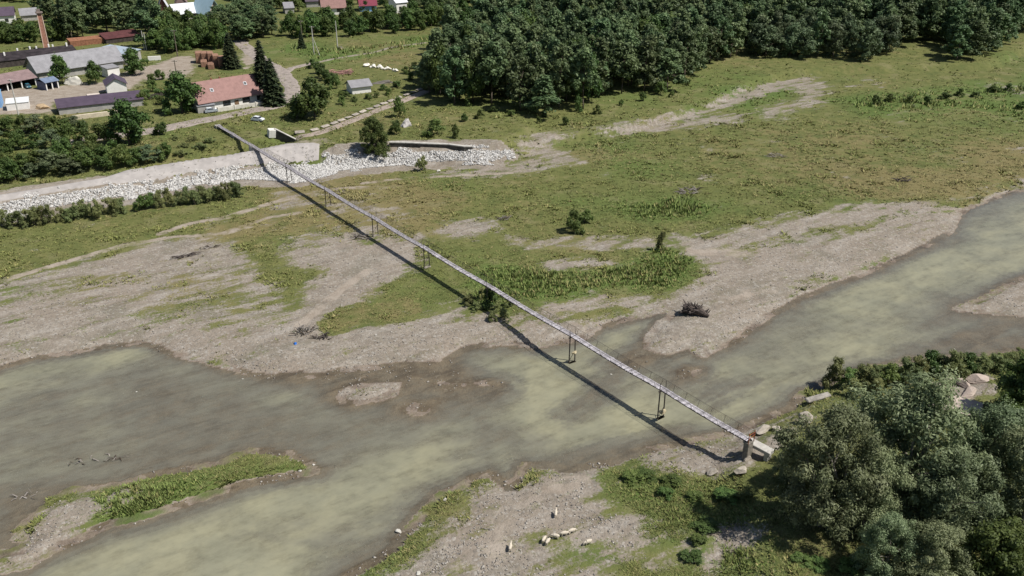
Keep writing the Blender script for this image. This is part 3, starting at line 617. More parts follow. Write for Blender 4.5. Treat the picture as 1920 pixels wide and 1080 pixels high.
def scatter_stuff(name, label, items, kind):
    """far trees that read as one mass: points carrying instances"""
    coll = bpy.data.collections.new(name + '_sources')
    for i, (tm, cm, h0, r0) in enumerate(PROTO[kind]):
        coll.objects.link(bpy.data.objects.new('crown_source', cm))
    me = bpy.data.meshes.new(name); me.from_pydata([i[0] for i in items], [], [])
    me.attributes.new('sc', 'FLOAT_VECTOR', 'POINT').data.foreach_set('vector', [c for it in items for c in it[1]])
    me.attributes.new('rz', 'FLOAT', 'POINT').data.foreach_set('value', [random.uniform(0, 6.28) for _ in items])
    o = obj(name, me); props(o, label, kind='stuff')
    ng = bpy.data.node_groups.new(name, 'GeometryNodeTree'); ng.interface.new_socket('Geometry', in_out='INPUT', socket_type='NodeSocketGeometry'); ng.interface.new_socket('Geometry', in_out='OUTPUT', socket_type='NodeSocketGeometry')
    N = ng.nodes; gi = N.new('NodeGroupInput'); go = N.new('NodeGroupOutput'); ip = N.new('GeometryNodeInstanceOnPoints'); ci = N.new('GeometryNodeCollectionInfo')
    ci.inputs[0].default_value = coll; ci.inputs[1].default_value = True; ci.inputs[2].default_value = True; ip.inputs['Pick Instance'].default_value = True
    na = N.new('GeometryNodeInputNamedAttribute'); na.data_type = 'FLOAT_VECTOR'; na.inputs[0].default_value = 'sc'
    nb = N.new('GeometryNodeInputNamedAttribute'); nb.data_type = 'FLOAT'; nb.inputs[0].default_value = 'rz'; cx = N.new('ShaderNodeCombineXYZ')
    L = ng.links; L.new(gi.outputs[0], ip.inputs['Points']); L.new(ci.outputs[0], ip.inputs['Instance']); L.new(nb.outputs[0], cx.inputs[2]); L.new(cx.outputs[0], ip.inputs['Rotation']); L.new(na.outputs[0], ip.inputs['Scale']); L.new(ip.outputs[0], go.inputs[0])
    md = o.modifiers.new('scatter', 'NODES'); md.node_group = ng; return o
scatter_stuff('far_wood', 'dark green mass of far treetops behind the front rows of the wood', [(s, (random.uniform(1.0, 1.35),) * 2 + (random.uniform(.75, 1.15),)) for s, g in rest], 'wood')

# --- belts of trees in and behind the village
def belt(poly, gap, kind, hr, rr, label, group, z=5.3, name=None, **k):
    for s in jitter_spots(poly, z, gap, **k): plant(kind, s, random.uniform(*hr), random.uniform(*rr), label, group, name)
belt([(118, 78), (160, 72), (262, 72), (262, 84), (292, 92), (292, 40), (300, 0), (150, 0), (140, 30)], 10.5, 'wood', (14, 20), (4.6, 6.2), 'tall dark tree in the stand behind the brick factory', 'tall trees behind the factory', name='poplar_tree')
belt([(290, 100), (340, 100), (362, 92), (420, 92), (425, 66), (330, 62), (290, 70)], 8, 'fruit', (8, 12), (4, 5.5), 'leafy tree below the long white-roofed house', 'trees below the white-roofed house')
belt([(400, 62), (445, 84), (505, 78), (525, 62), (510, 20), (455, 22), (440, 48), (405, 52)], 8, 'wood', (9, 13), (4, 5.2), 'dark tree right of the pale blue roof', 'trees right of the blue roof', name='lime_tree')
belt([(440, 15), (570, 22), (580, -14), (430, -14)], 11, 'fruit', (7, 10), (4, 5.4), 'leafy village tree between the far roofs at the top', 'trees between the far roofs')
belt([(540, 72), (600, 70), (690, 68), (770, 60), (850, 44), (940, 22), (985, 4), (970, -12), (890, 18), (800, 32), (720, 48), (620, 48), (540, 55)], 8.8, 'fruit', (7, 10.5), (3.6, 5), 'dense green tree at the back edge of the bright meadow', 'trees at the back of the meadow')
belt([(770, 30), (850, 12), (960, -10), (985, -18), (770, -18)], 9, 'wood', (10, 14), (4, 5.4), 'dark tree in the belt behind the meadow trees at the top', 'second row behind the meadow', name='poplar_tree')
belt([(0, 8), (100, 4), (95, -14), (-60, -14)], 10, 'fruit', (7, 11), (4, 5.5), 'leafy tree behind the far left houses', 'trees behind the far left houses')
belt([(-30, 84), (70, 82), (72, 66), (30, 62), (-30, 66)], 6, 'fruit', (6, 8), (3.2, 4.2), 'green tree between the factory ruin and the left houses', 'trees behind the factory ruin')
belt([(96, 84), (122, 80), (128, 66), (98, 66)], 6, 'fruit', (6, 9), (3, 4), 'green tree beside the tall chimney', 'trees beside the chimney')
belt([(72, 22), (100, 20), (104, 44), (78, 40)], 8, 'wood', (11, 14), (3.6, 4.6), 'dark tree left of the tan field', 'trees left of the tan field', name='poplar_tree')
belt([(590, 20), (670, 25), (740, 30), (735, -20), (590, -20)], 13, 'fruit', (5, 7), (3, 4), 'garden tree among the houses at the top', 'garden trees among the houses')
def solo(kind, x, y, h, r, label, group=None, var=None): return plant(kind, P(x, y), h, r, label, group, var=var)
solo('spruce', 497, 186, 20.5, 4.2, 'tall dark spruce at the right end of the white house', None, 0)
solo('spruce', 514, 196, 16, 4.2, 'shorter spruce in front of the tall one beside the road', None, 1)
solo('spruce', 434, 128, 14, 3.8, 'dark spruce beside the stacks of orange bricks', None, 0)
solo('spruce', 566, 91, 8, 1.8, 'slim dark conifer alone on the bright meadow', None, 1)
solo('fruit', 590, 222, 12.5, 6.6, 'big round tree on the bank right of the road bend', None, 0)
solo('fruit', 557, 223, 6.5, 4, 'low tree leaning on the left of the big round tree', None, 1)
solo('fruit', 342, 212, 12.5, 6.4, 'big leafy tree left of the white house', None, 2)
solo('fruit', 118, 158, 10, 4.4, 'round yard tree in front of the grey barn, leftmost of three', None, 3)
solo('fruit', 180, 157, 8, 3.6, 'small yard tree in front of the grey barn, middle of three', None, 0)
solo('fruit', 254, 140, 9.5, 5.4, 'broad yard tree at the right end of the grey barn', None, 1)
solo('fruit', 243, 272, 12.5, 6.2, 'large tree on the levee slope below the purple shed', None, 2)
solo('thick', 702, 287, 9.8, 5.2, 'big round dark bush at the top of the white riprap', None, 0)
solo('fruit', 748, 220, 6.5, 2.2, 'slim young tree behind the pale heap', None, 3)
solo('bush', 744, 252, 4.2, 2.2, 'small bush left of the pale heap', None, 1)
solo('bush', 816, 254, 4.8, 3.6, 'wide bush behind the dark retaining wall', None, 2)
solo('bush', 855, 258, 4, 1.6, 'little round bush behind the right end of the retaining wall', None, 3)
solo('olive', 793, 320, 4, 2.0, 'lone pale shrub at the foot of the riprap', None, 1)
solo('bush', 1084, 210, 5, 1.8, 'small bush at the front of the wood', None, 4)
solo('bush', 1240, 178, 4.6, 2.6, 'low bush by the front row of the wood', None, 2)
for x, y in ((586, 128), (598, 138), (606, 146), (614, 152), (622, 158), (630, 166)): solo('bush', x, y, random.uniform(3.2, 5), random.uniform(2.2, 3), 'green bush in the row between the road bend and the shed', 'bushes by the road bend')
for x, y in ((285, 172), (296, 182), (275, 186), (305, 196), (268, 196), (316, 214), (284, 156), (300, 150)): solo('bush', x, y, random.uniform(2.6, 4.4), random.uniform(1.8, 2.8), 'garden bush between the purple shed and the big leafy tree', 'garden bushes by the purple shed')
for x, y in ((640, 180), (650, 186), (665, 190), (690, 186), (706, 182), (728, 178), (640, 196), (720, 168), (745, 164), (770, 150), (785, 142), (776, 128), (762, 138)): solo('bush', x, y, random.uniform(1.4, 2.8), random.uniform(1.4, 2.2), 'low bush around the white shed above the channel', 'bushes around the white shed')
LB = [(-30, 270), (-10, 255), (15, 252), (45, 250), (70, 248), (98, 256), (124, 250), (140, 246), (-20, 290), (10, 290), (40, 280), (70, 276), (100, 282), (130, 274), (160, 268), (185, 262), (205, 270), (-15, 325), (15, 322), (45, 318), (72, 312), (98, 308), (125, 302), (152, 298),
      (178, 292), (205, 300), (230, 304), (252, 302), (276, 296), (25, 338), (60, 332), (95, 324), (130, 318), (165, 312), (195, 306), (-30, 345), (5, 342)]
for x, y in LB: solo('bush' if random.random() < .8 else 'greywillow', x, y, random.uniform(3.6, 6.2), random.uniform(2.8, 4.2), 'dense green bush in the thicket behind the levee path', 'thicket behind the levee')
solo('bush', 312, 298, 4, 2.6, 'rounded bush at the right end of the levee thicket'); solo('bush', 306, 252, 3.5, 2.6, 'bush beside the road below the big leafy tree')
for x, y in ((330, 262), (345, 275), (362, 264), (340, 288), (300, 280), (375, 278), (395, 268)): solo('olive', x, y, random.uniform(1, 1.8), random.uniform(1.3, 2.2), 'weedy low shrub on the green slope by the footbridge', 'weeds on the bridge slope')
for x in range(8, 236, 15): solo('olive', x + random.uniform(-4, 4), 428 - x * .115 + random.uniform(-5, 4), random.uniform(3, 4.6), random.uniform(1.8, 2.6), 'feathery shrub in the left row at the foot of the riprap', 'left shrub row at the riprap')
for x, y in ((268, 394), (284, 390), (302, 388), (318, 386), (338, 384), (352, 380), (364, 384), (378, 378), (392, 380), (408, 374), (422, 374), (438, 370), (446, 368)): solo('bush' if x < 290 else 'olive', x, y, random.uniform(3.2, 5), random.uniform(1.8, 2.5), 'feathery shrub in the right row at the foot of the riprap', 'right shrub row at the riprap')
# --- right bank
solo('willow', 1545, 985, 17.5, 7.6, 'large grey-green willow nearest the bridge end on the right bank', None, 0)
solo('willow', 1695, 955, 20, 9.2, 'tallest silvery willow in the middle of the right bank', None, 1)
solo('willow', 1625, 995, 12.5, 5.4, 'smaller willow squeezed between the two biggest willows', None, 2)
solo('willow', 1760, 1015, 14, 6.6, 'dark willow below the tallest one on the right bank', None, 3)
solo('willow', 1835, 925, 14, 6, 'narrow willow right of the tallest one', None, 0)
solo('willow', 1925, 985, 15, 7, 'grey willow at the right edge of the picture, lower one', None, 2)
solo('thick', 1915, 795, 11, 6.5, 'dark green tree at the right edge above the pale slabs', None, 1)
solo('thick', 1895, 860, 8, 4.6, 'rounded green bush at the right edge under the dark tree', None, 0)
solo('willow', 1482, 905, 6.5, 2.9, 'light green young willow leaning over the bridge landing', None, 3)
solo('thick', 1855, 1105, 9, 6.2, 'yellow-green bush at the bottom right corner', None, 2)
solo('willow', 1650, 1075, 8.5, 4.2, 'low willow at the bottom edge left of the corner bush', None, 1)
solo('willow', 1740, 1100, 9, 4.6, 'low willow at the bottom edge beside the corner bush', None, 2)
for x, y, h, r in ((1562, 727, 5, 2.6), (1590, 726, 3, 2.2), (1618, 722, 3.4, 2.4), (1642, 718, 3, 2.2), (1668, 722, 3.6, 2.4), (1694, 714, 3.8, 2.6), (1715, 708, 3.6, 2.4), (1740, 702, 4.2, 2.6), (1760, 703, 3.4, 2.3), (1786, 706, 4.4, 2.6), (1812, 698, 3.4, 2.4), (1838, 696, 3, 2.2), (1862, 694, 2.8, 2.2), (1885, 690, 2.8, 2.2), (1910, 686, 3, 2.4), (1600, 742, 2.6, 2.2), (1640, 738, 2.6, 2)):
    solo('olive' if int(x) % 3 else 'bush', x, y, h, r, 'green bush in the fringe along the right bank', 'bushes fringing the right bank')
for x, y in ((1330, 990), (1300, 935), (1260, 905), (1210, 895), (1185, 900), (1365, 935), (1310, 1020), (1300, 1050), (1400, 935), (1250, 930), (1540, 1060), (1585, 1065), (1500, 1050)): solo('bush', x, y, random.uniform(.7, 1.2), random.uniform(1.3, 2.2), 'low leafy clump in the shade left of the willows', 'clumps in the willow shade')
# --- plain
solo('bush', 918, 574, 3.6, 2.0, 'round blue-green bush right under the footbridge', None, 2)
solo('bush', 1076, 434, 5, 2.7, 'tall reedy shrub standing alone on the grassland', None, 0); solo('bush', 1100, 418, 3.2, 2.4, 'green shrub just behind the tall reedy one', None, 3)
solo('olive', 1240, 470, 4.2, 1.5, 'upright reedy shrub at the right end of the green patch', None, 2)
for x, y in ((878, 570), (895, 580), (935, 582), (955, 575), (905, 560), (945, 598), (925, 600)): solo('olive', x, y, random.uniform(1.2, 2.2), random.uniform(1.2, 1.8), 'weedy shrub beneath the footbridge', 'weeds beneath the footbridge')
for x, y in ((1640, 195), (1670, 190), (1705, 192), (1738, 195), (1770, 185), (1800, 180), (1830, 182), (1860, 172), (1890, 170), (1915, 205)): solo('bush', x, y, random.uniform(1.8, 3.2), random.uniform(1.8, 3), 'low dark bush on the far right grassland', 'bushes on the far right grassland')
for x, y in ((1010, 232), (960, 218), (925, 210), (1120, 214), (1165, 198), (1205, 190), (1060, 235), (900, 222), (870, 228), (1020, 218), (1290, 160), (1260, 182)): solo('bush', x, y, random.uniform(1.4, 3.2), random.uniform(1, 1.8), 'small sapling on the turf in front of the wood', 'saplings in front of the wood')

# --- ground cover too fine to count
def build_tufts():
    rg = np.random.default_rng(77); n = 700000
    y = 1 / (1 / 82 + rg.random(n) * (1 / 480 - 1 / 82)); x = (rg.random(n) * 2 - 1) * (y * .66 + 8)
    g = _bil(GA['grass'], x, y); lu = _bil(GA['lush'], x, y); dr = _bil(GA['dry'], x, y); di = _bil(GA['dirt'], x, y); h = _bil(GH, x, y)
    cl = fbm(x, y, 5, 3, 201); pr = sstep(g + .4 * cl, .35, .9) * (.20 + .6 * sstep(cl, -.2, .5) + .5 * lu) * (1 - sstep(di, .3, .6)) * (h > .12)
    pr = np.where(y > 300, pr * .6, pr)
    k = rg.random(n) < pr * .55; x, y, h, lu, dr, cl = (a[k] for a in (x, y, h, lu, dr, cl)); n = len(x)
    nb = 5; tot = n * nb; i = np.repeat(np.arange(n), nb)
    size = (.20 + .32 * rg.random(n) + .75 * sstep(lu, .5, 1) * rg.random(n) + .32 * sstep(cl, .25, .6) * rg.random(n)) * np.clip(y / 170, .85, 1.7); an = rg.random(tot) * 2 * math.pi; s = size[i] * (.6 + .6 * rg.random(tot))
    rad = s * .55 * rg.random(tot); bx = x[i] + np.cos(an) * rad; by = y[i] + np.sin(an) * rad; bz = h[i] - .06
    wa = an + math.pi / 2 + rg.normal(size=tot) * .4; tl = np.maximum(sstep(lu[i], .5, .85), .45 * sstep(cl[i], .2, .55)); w = s * (.26 - .10 * tl); lean = s * (1.05 - .6 * tl)
    V = np.stack([np.stack([bx - np.cos(wa) * w, by - np.sin(wa) * w, bz], 1), np.stack([bx + np.cos(wa) * w, by + np.sin(wa) * w, bz], 1),
                  np.stack([bx + np.cos(an) * lean, by + np.sin(an) * lean, bz + s * (.62 + .35 * tl)], 1)], 1).reshape(-1, 3)
    c0 = np.array([.138, .148, .046]); c1 = np.array([.112, .142, .044]); c2 = np.array([.222, .188, .086])
    kl = sstep(lu + .3 * rg.normal(size=n) * .6, .3, .8)[:, None]; kd = (sstep(dr + .35 * rg.normal(size=n), .4, 1) * .8)[:, None]
    c = (c0 * (1 - kl) + c1 * kl); c = c * (1 - kd) + c2 * kd; c = c * (.6 + .8 * rg.random(n))[:, None]
    cb = np.minimum(np.repeat(c, nb, 0) * (1 + .55 * tl)[:, None], .5); col = np.concatenate([cb, np.ones((tot, 1))], 1)  # upright blades get a lighter colour to offset their shading
    N = NT('grass_blades'); at = N.attr('col'); N.l(at.outputs['Color'], N.bsdf.inputs['Base Color']); N.bsdf.inputs['Roughness'].default_value = .7; N.bsdf.inputs['Specular IOR Level'].default_value = .15
    me = np_mesh('grass', V, np.arange(tot * 3).reshape(-1, 3), N.m, {'col': ('FACE', col)})
    props(obj('grass', me), 'tufts of olive and green grass over the river plain', 'grass', kind='stuff')
build_tufts()
ICO_V = None
def stones_stuff(name, label, x, y, z, size, m, seed, flat=.6):
    """many small stones, each an uneven eight-sided lump, joined"""
    rg = np.random.default_rng(seed); n = len(x)
    base = np.array([(1, 0, 0), (0, 1, 0), (-1, 0, 0), (0, -1, 0), (0, 0, 1), (0, 0, -1)], float); F0 = np.array([(0, 1, 4), (1, 2, 4), (2, 3, 4), (3, 0, 4), (1, 0, 5), (2, 1, 5), (3, 2, 5), (0, 3, 5)])
    V = base[None] * (.7 + .6 * rg.random((n, 6, 1))) + .25 * rg.normal(size=(n, 6, 3)); an = rg.random(n) * 6.28; ca, sa = np.cos(an)[:, None], np.sin(an)[:, None]
    st = .7 + .7 * rg.random((n, 1)); X = V[:, :, 0] * st; Y = V[:, :, 1]
    V = np.stack([X * ca - Y * sa, X * sa + Y * ca, V[:, :, 2] * flat], 2) * size[:, None, None] + np.stack([x, y, z], 1)[:, None, :]
    F = (F0[None] + 6 * np.arange(n)[:, None, None]).reshape(-1, 3)
    me = np_mesh(name, V.reshape(-1, 3), F, m, {'tone': ('FACE', np.repeat(rg.random(n), 8))})
    return props(obj(name, me), label, 'stones', kind='stuff')
def stone_mat(name, a, b):
    N = NT(name); at = N.attr('tone'); N.l(N.mix(at.outputs['Fac'], a, b), N.bsdf.inputs['Base Color']); N.bsdf.inputs['Roughness'].default_value = .85; return N.m
def build_stones():
    rg = np.random.default_rng(5)
    n = 150000; y = 1 / (1 / 82 + rg.random(n) * (1 / 260 - 1 / 82)); x = (rg.random(n) * 2 - 1) * (y * .64 + 6)
    g = _bil(GA['grass'], x, y); h = _bil(GH, x, y); di = _bil(GA['dirt'], x, y); cl = fbm(x, y, 7, 4, 301)
    k = (g + .2 * cl < .35) & (h > -.32) & (h < 1.3) & (rg.random(n) < (.16 + .5 * sstep(cl, -.1, .6)) * np.where(h < 0, .35, 1)) & (di < .5)
    x, y, h = x[k], y[k], h[k]; s = .05 + .13 * rg.random(len(x)) ** 2.2 + .02 + np.where(h < 0, .10 * rg.random(len(x)) ** 2, 0); s = np.where(h < -.03, np.minimum(s, np.maximum(.04, -h * .55)), s)
    stones_stuff('gravel', 'loose grey and tan cobbles over the gravel bars', x, y, h + s * .2, s, stone_mat('cobble', (.14, .122, .105), (.40, .37, .325)), 6)
    # riprap facing on the levee
    RIP = [(-120, 432), (0, 412), (60, 400), (110, 392), (250, 371), (340, 353), (450, 338), (520, 342), (560, 342), (640, 322), (720, 314), (800, 307), (880, 306), (930, 306), (965, 291), (940, 279), (880, 277), (800, 279), (730, 281),
           (640, 286), (612, 290), (600, 304), (540, 306), (430, 318), (350, 327), (290, 342), (190, 348), (100, 360), (0, 376), (-120, 396)]
    Pw = np.array([P(a, b)[:2] for a, b in RIP]); lo, hi = Pw.min(0), Pw.max(0); n = 230000
    x = lo[0] + rg.random(n) * (hi[0] - lo[0]); y = lo[1] + rg.random(n) * (hi[1] - lo[1]); d = sdist(x, y, Pw, 10) + .8 * fbm(x, y, 4, 3, 311)
    k = d > 0; x, y = x[k], y[k]; h = _bil(GH, x, y); s = .10 + .30 * rg.random(len(x)) ** 2.4
    print('riprap', len(x))
    stones_stuff('riprap', 'white limestone blocks dumped on the levee face', x, y, h + s * .25, s, stone_mat('limestone', (.30, .29, .275), (.60, .585, .555)), 8, .75)
build_stones()

# ================================================================== THE FOOTBRIDGE
ZD = 5.5
BA = Vector((-93.0, 153.67 + 1.32946 * 93.0 + .0, ZD)); BB = Vector((34.6, 153.67 - 1.32946 * 34.6, ZD))
BD = (BB - BA).normalized(); BLEN = (BB - BA).length; BANG = math.atan2(BD.y, BD.x)
M_PLANK = mat('weathered_plank', (.35, .33, .345), .85, .28, 1.5, rand=.36); M_BEAM = mat('dark_beam', (.045, .04, .036), .9, .3, 2); M_STEEL = mat('rusty_steel', (.062, .052, .045), .7, .3, 4)
M_FOOT = mat('muddy_concrete', (.20, .18, .15), .9, .3, 2); M_RUST = mat('red_rust', (.26, .075, .030), .85, .3, 5); M_CONC = mat('old_concrete', (.42, .40, .36), .9, .2, .8, bump=.4); M_DCONC = mat('shaded_concrete', (.075, .068, .06), .9, .4, .9)  # M_DCONC: concrete with the walls' shade put into its dark colour
def footbridge():
    root = empty('footbridge', BA, BANG, 'long narrow plank footbridge crossing the river diagonally on slim piers', 'footbridge')
    W = 1.12
    # two running beams in 6 m lengths, sagging a little between piers
    def at_px(px_):
        lo_, hi_ = 0, BLEN
        for _ in range(40):
            m_ = (lo_ + hi_) / 2; q = BA + BD * m_; dp = q.y * math.cos(PITCH) + (CAM_H - q.z) * math.sin(PITCH)
            if 960 + FPX * q.x / dp < px_: lo_ = m_
            else: hi_ = m_
        return lo_
    ped = [at_px(v) for v in (540, 613, 702, 799, 918, 1074, 1243)]
    supp = [0, 13, 28] + ped + [BLEN]
    def sag(x):
        for a, b in zip(supp, supp[1:]):
            if a <= x <= b:
                t = (x - a) / (b - a); return -.22 * math.sin(math.pi * t) * min(1, (b - a) / 23)
        return 0
    for side in (-.42, .42):
        mb = MB(); n = 70
        xs_ = [BLEN * i / n for i in range(n + 1)]
        mb.path([(x, side, sag(x) - .16) for x in xs_], [.09] * (n + 1), 6); mb.build('girder', M_BEAM, root)
    deck = MB(); st = 1.5; n = int(BLEN / st)
    for i in range(n): deck.box((st * (i + .5), 0, sag(st * (i + .5)) - .07), (.12, W * .96, .09))
    deck = deck.build('deck', M_BEAM, root)
    pm = MB().box((0, 0, 0), (.27, W, .05)).mesh('plank', M_PLANK)
    step = .30; N_ = int(BLEN / step); far = MB(); rg = random.Random(4)
    for i in range(N_):
        x = step * (i + .5); z = sag(x) + .012 + rg.uniform(0, .014); y = rg.gauss(0, .035); yaw = rg.gauss(0, .03)
        if i >= N_ - 300:
            o = obj('plank', pm, deck, (x, y, z), (rg.gauss(0, .012), rg.gauss(0, .02), yaw)); o.scale = (rg.uniform(.9, 1.06), rg.uniform(.93, 1.09), 1)
        else: far.box((x, y, z), (.27, W * rg.uniform(.93, 1.08), .05), Matrix.Rotation(yaw, 3, 'Z'))
    fp = far.build('plank', M_PLANK, deck); fp['kind'] = 'stuff'
    # low cable rails
    for side in (-1, 1):
        # wire mesh panels leaning outwards
        w = MB(); n = int(BLEN / .30); hgt = 1.1; out = .42
        for i in range(n):
            for dx in (-.55, .55):
                x0 = .30 * i; x1 = min(max(x0 + dx, 0), BLEN); y0 = side * (W / 2 + .02); y1 = side * (W / 2 + .02 + out); p0 = Vector((x0, y0, sag(x0) - .05)); p1 = Vector((x1, y1, sag(x1) + hgt)); r_ = .010; q_ = Vector((r_, 0, 0)); v_ = Vector((0, 0, r_))
                w.add([p0 - q_, p0 + q_, p1 + q_, p1 - q_], [(0, 1, 2, 3)])
        w.build('mesh_panel', M_STEEL, root)
        rp = MB().tube((0, 0, -.1), (0, side * .42, 1.1), .03, .026, 5).mesh('rail_post', M_STEEL)
        for i in range(int(BLEN / 2.6)): obj('rail_post', rp, root, (1.3 + 2.6 * i, side * (W / 2 + .03), sag(1.3 + 2.6 * i)))
        mb = MB(); pts = [(x, side * (W / 2 + .45), sag(x) + 1.1) for x in [BLEN * i / 80 for i in range(81)]]
        mb.path(pts, [.022] * 81, 4); mb.build('handrail', M_STEEL, root)
    # piers: two legs, cap, posts above the deck
    for k, x in enumerate(ped):
        c = BA + BD * x; pr = None
        mb = MB()
        cap = mb.box((x, 0, -.28), (.22, 1.75, .16)).build('pier', M_STEEL, root)
        for s in (-1, 1):
            wv = BA + BD * x + Vector((-BD.y, BD.x, 0)) * s * .62; g = gh(wv.x, wv.y)
            MB().tube((x, s * .62 * 1.12, g - ZD - .6), (x, s * .60, 0.0), .115, .10, 8).build('leg', M_STEEL, cap)
            MB().tube((x, s * .66, -.3), (x, s * .68, 1.25), .05, .05, 6).build('rail_post', M_STEEL, cap)
        zb = gh(c.x, c.y) - ZD
        MB().tube((x, -.64, zb + 1.0), (x, .62, zb + 2.6), .045, .045, 6).build('brace', M_STEEL, cap)
        MB().box((x, 0, max(zb, -ZD - .25) + .05), (.8, 1.7, .4), Matrix.Rotation(rg.uniform(-.1, .1), 3, 'Z')).build('footing', M_FOOT, cap, bevel=.08)
    # left pier slab in the ditch and left landing
    x = 13; c = BA + BD * x; MB().box((x, 0, (gh(c.x, c.y) - ZD - .6 - .12) / 2 - .1), (3.2, .95, abs(gh(c.x, c.y) - ZD) + .7)).build('abutment', M_CONC, root, bevel=.05)
    c = BA + BD * .4; MB().box((0.2, 0, -1.0), (1.6, 1.7, 2.0)).build('abutment', M_CONC, root, bevel=.06)
    x = 28; c = BA + BD * x; g = gh(c.x, c.y) - ZD; MB().box((x, 0, g / 2 - .25), (2.6, 1.4, abs(g) + .2)).build('abutment', M_CONC, root, bevel=.06)
    g = gh(BB.x, BB.y) - ZD; MB().box((BLEN - .2, 0, g / 2 - .4), (.9, 1.2, abs(g) + .3)).build('abutment', M_FOOT, root, bevel=.08)
    # rusty gate frame at the right end
    gt = MB(); gt.tube((BLEN + .2, -.62, -.3), (BLEN + .2, -.62, 1.5), .07); gt.tube((BLEN + .2, .62, -.3), (BLEN + .2, .62, 1.6), .07); gt.tube((BLEN + .2, -.62, 1.2), (BLEN + .2, .62, 1.3), .05); gt.tube((BLEN + .2, -.62, .5), (BLEN + .2, .62, .9), .05)
    f = gt.build('gate_frame', M_RUST, root); f['label'] = 'red rusty frame at the landing'
    return root
footbridge()
def landing():
    a = Vector(pix(1398, 820, 4.6)); b = Vector(pix(1448, 846, 4.2)); r = empty('landing_slab', (a.x, a.y, 0), math.atan2(b.y - a.y, b.x - a.x), 'grey concrete ramp slab continuing the footbridge under the willow', 'ramp')
    L = (b - a).length; mb = MB(); mb.hexa([(0, -.75, 4.0), (L, -.75, 3.6), (L, .75, 3.6), (0, .75, 4.0)], [(0, -.75, 4.55), (L, -.75, 4.15), (L, .75, 4.15), (0, .75, 4.55)]); mb.build('slab', M_CONC, r, bevel=.05)
    g = gh(a.x, a.y); MB().box((.5, 0, (g + 4.0) / 2 - .3), (.6, 1.3, 4.0 - g + .6)).build('support', M_CONC, r); g = gh(b.x, b.y); MB().box((L - .6, 0, (g + 3.6) / 2 - .3), (.6, 1.3, max(.4, 3.6 - g + .6))).build('support', M_CONC, r)
landing()

# ================================================================== LEVEE FACING, WALLS, CHANNEL
def surface_between(name, label, cat, top, bot, m, up=.22, nx=140, nv=10, thick=.3):
    def samp(pts, t):
        W = [P(x, y) for x, y in pts]; L = [0]
        for a, b in zip(W, W[1:]): L.append(L[-1] + (b - a).length)
        s = t * L[-1]
        for i in range(len(W) - 1):
            if s <= L[i + 1] or i == len(W) - 2:
                return W[i].lerp(W[i + 1], (s - L[i]) / max(1e-6, L[i + 1] - L[i]))
    V = []
    for i in range(nx + 1):
        a = samp(top, i / nx); b = samp(bot, i / nx)
        for j in range(nv + 1):
            p = a.lerp(b, j / nv); V.append((p.x, p.y, gh(p.x, p.y) + up - (thick + up if j in (0, nv) or i in (0, nx) else 0)))
    F = [(i * (nv + 1) + j, (i + 1) * (nv + 1) + j, (i + 1) * (nv + 1) + j + 1, i * (nv + 1) + j + 1) for i in range(nx) for j in range(nv)]
    return props(obj(name, np_mesh(name, np.array(V), np.array(F), m, None, False)), label, cat)
M_SLAB = mat('slope_concrete', (.335, .31, .29), .9, .14, .35, bump=.3)
surface_between('revetment', 'grey concrete slope paving on the levee above the white stones', 'concrete slope', [(-120, 391), (0, 366), (100, 350), (200, 333), (300, 311), (400, 296), (500, 281), (602, 267)],
                [(-120, 398), (0, 377), (100, 361), (190, 348), (250, 345), (290, 341), (350, 327), (430, 317), (500, 311), (560, 306), (600, 301)], M_SLAB)
def retaining_wall():
    pts = [P(x, y) for x, y in ((730, 276), (760, 276), (800, 276), (840, 278), (870, 280), (886, 281))]; r = empty('retaining_wall', pts[0], 0, 'long dark retaining wall in painted shade with a pale cap above the riprap', 'wall')
    o = pts[0]; wall = MB(); cap = MB()
    for i in range(len(pts) - 1):
        a = pts[i] - o; b = pts[i + 1] - o; n = Vector((-(b - a).y, (b - a).x, 0)).normalized()
        za = 5.3 - o.z - i * .1; zb = 5.3 - o.z - (i + 1) * .1; la = -1.2; lb = -1.2
        wall.hexa([(a.x, a.y, la), (b.x, b.y, lb), (b.x + n.x * .5, b.y + n.y * .5, lb), (a.x + n.x * .5, a.y + n.y * .5, la)], [(a.x, a.y, za), (b.x, b.y, zb), (b.x + n.x * .5, b.y + n.y * .5, zb), (a.x + n.x * .5, a.y + n.y * .5, za)])
        e = -n * .15; f = n * 1.1
        cap.hexa([(a.x + e.x, a.y + e.y, za), (b.x + e.x, b.y + e.y, zb), (b.x + f.x, b.y + f.y, zb), (a.x + f.x, a.y + f.y, za)], [(a.x + e.x, a.y + e.y, za + .25), (b.x + e.x, b.y + e.y, zb + .25), (b.x + f.x, b.y + f.y, zb + .25), (a.x + f.x, a.y + f.y, za + .25)])
    wall.build('wall_face', M_DCONC, r); cap.build('cap', M_CONC, r)  # face carries its shade in the dark colour, cap in plain concrete
retaining_wall()
CH = [(556, 262), (590, 251), (630, 238), (670, 222), (710, 206), (750, 191), (780, 179), (800, 170)]
ribbon('channel_bed', 'dry pinkish bed of the small side channel', CH, 4.2, mat('channel_silt', (.30, .245, .205), .95, .15, .5), .10, wob=.2)
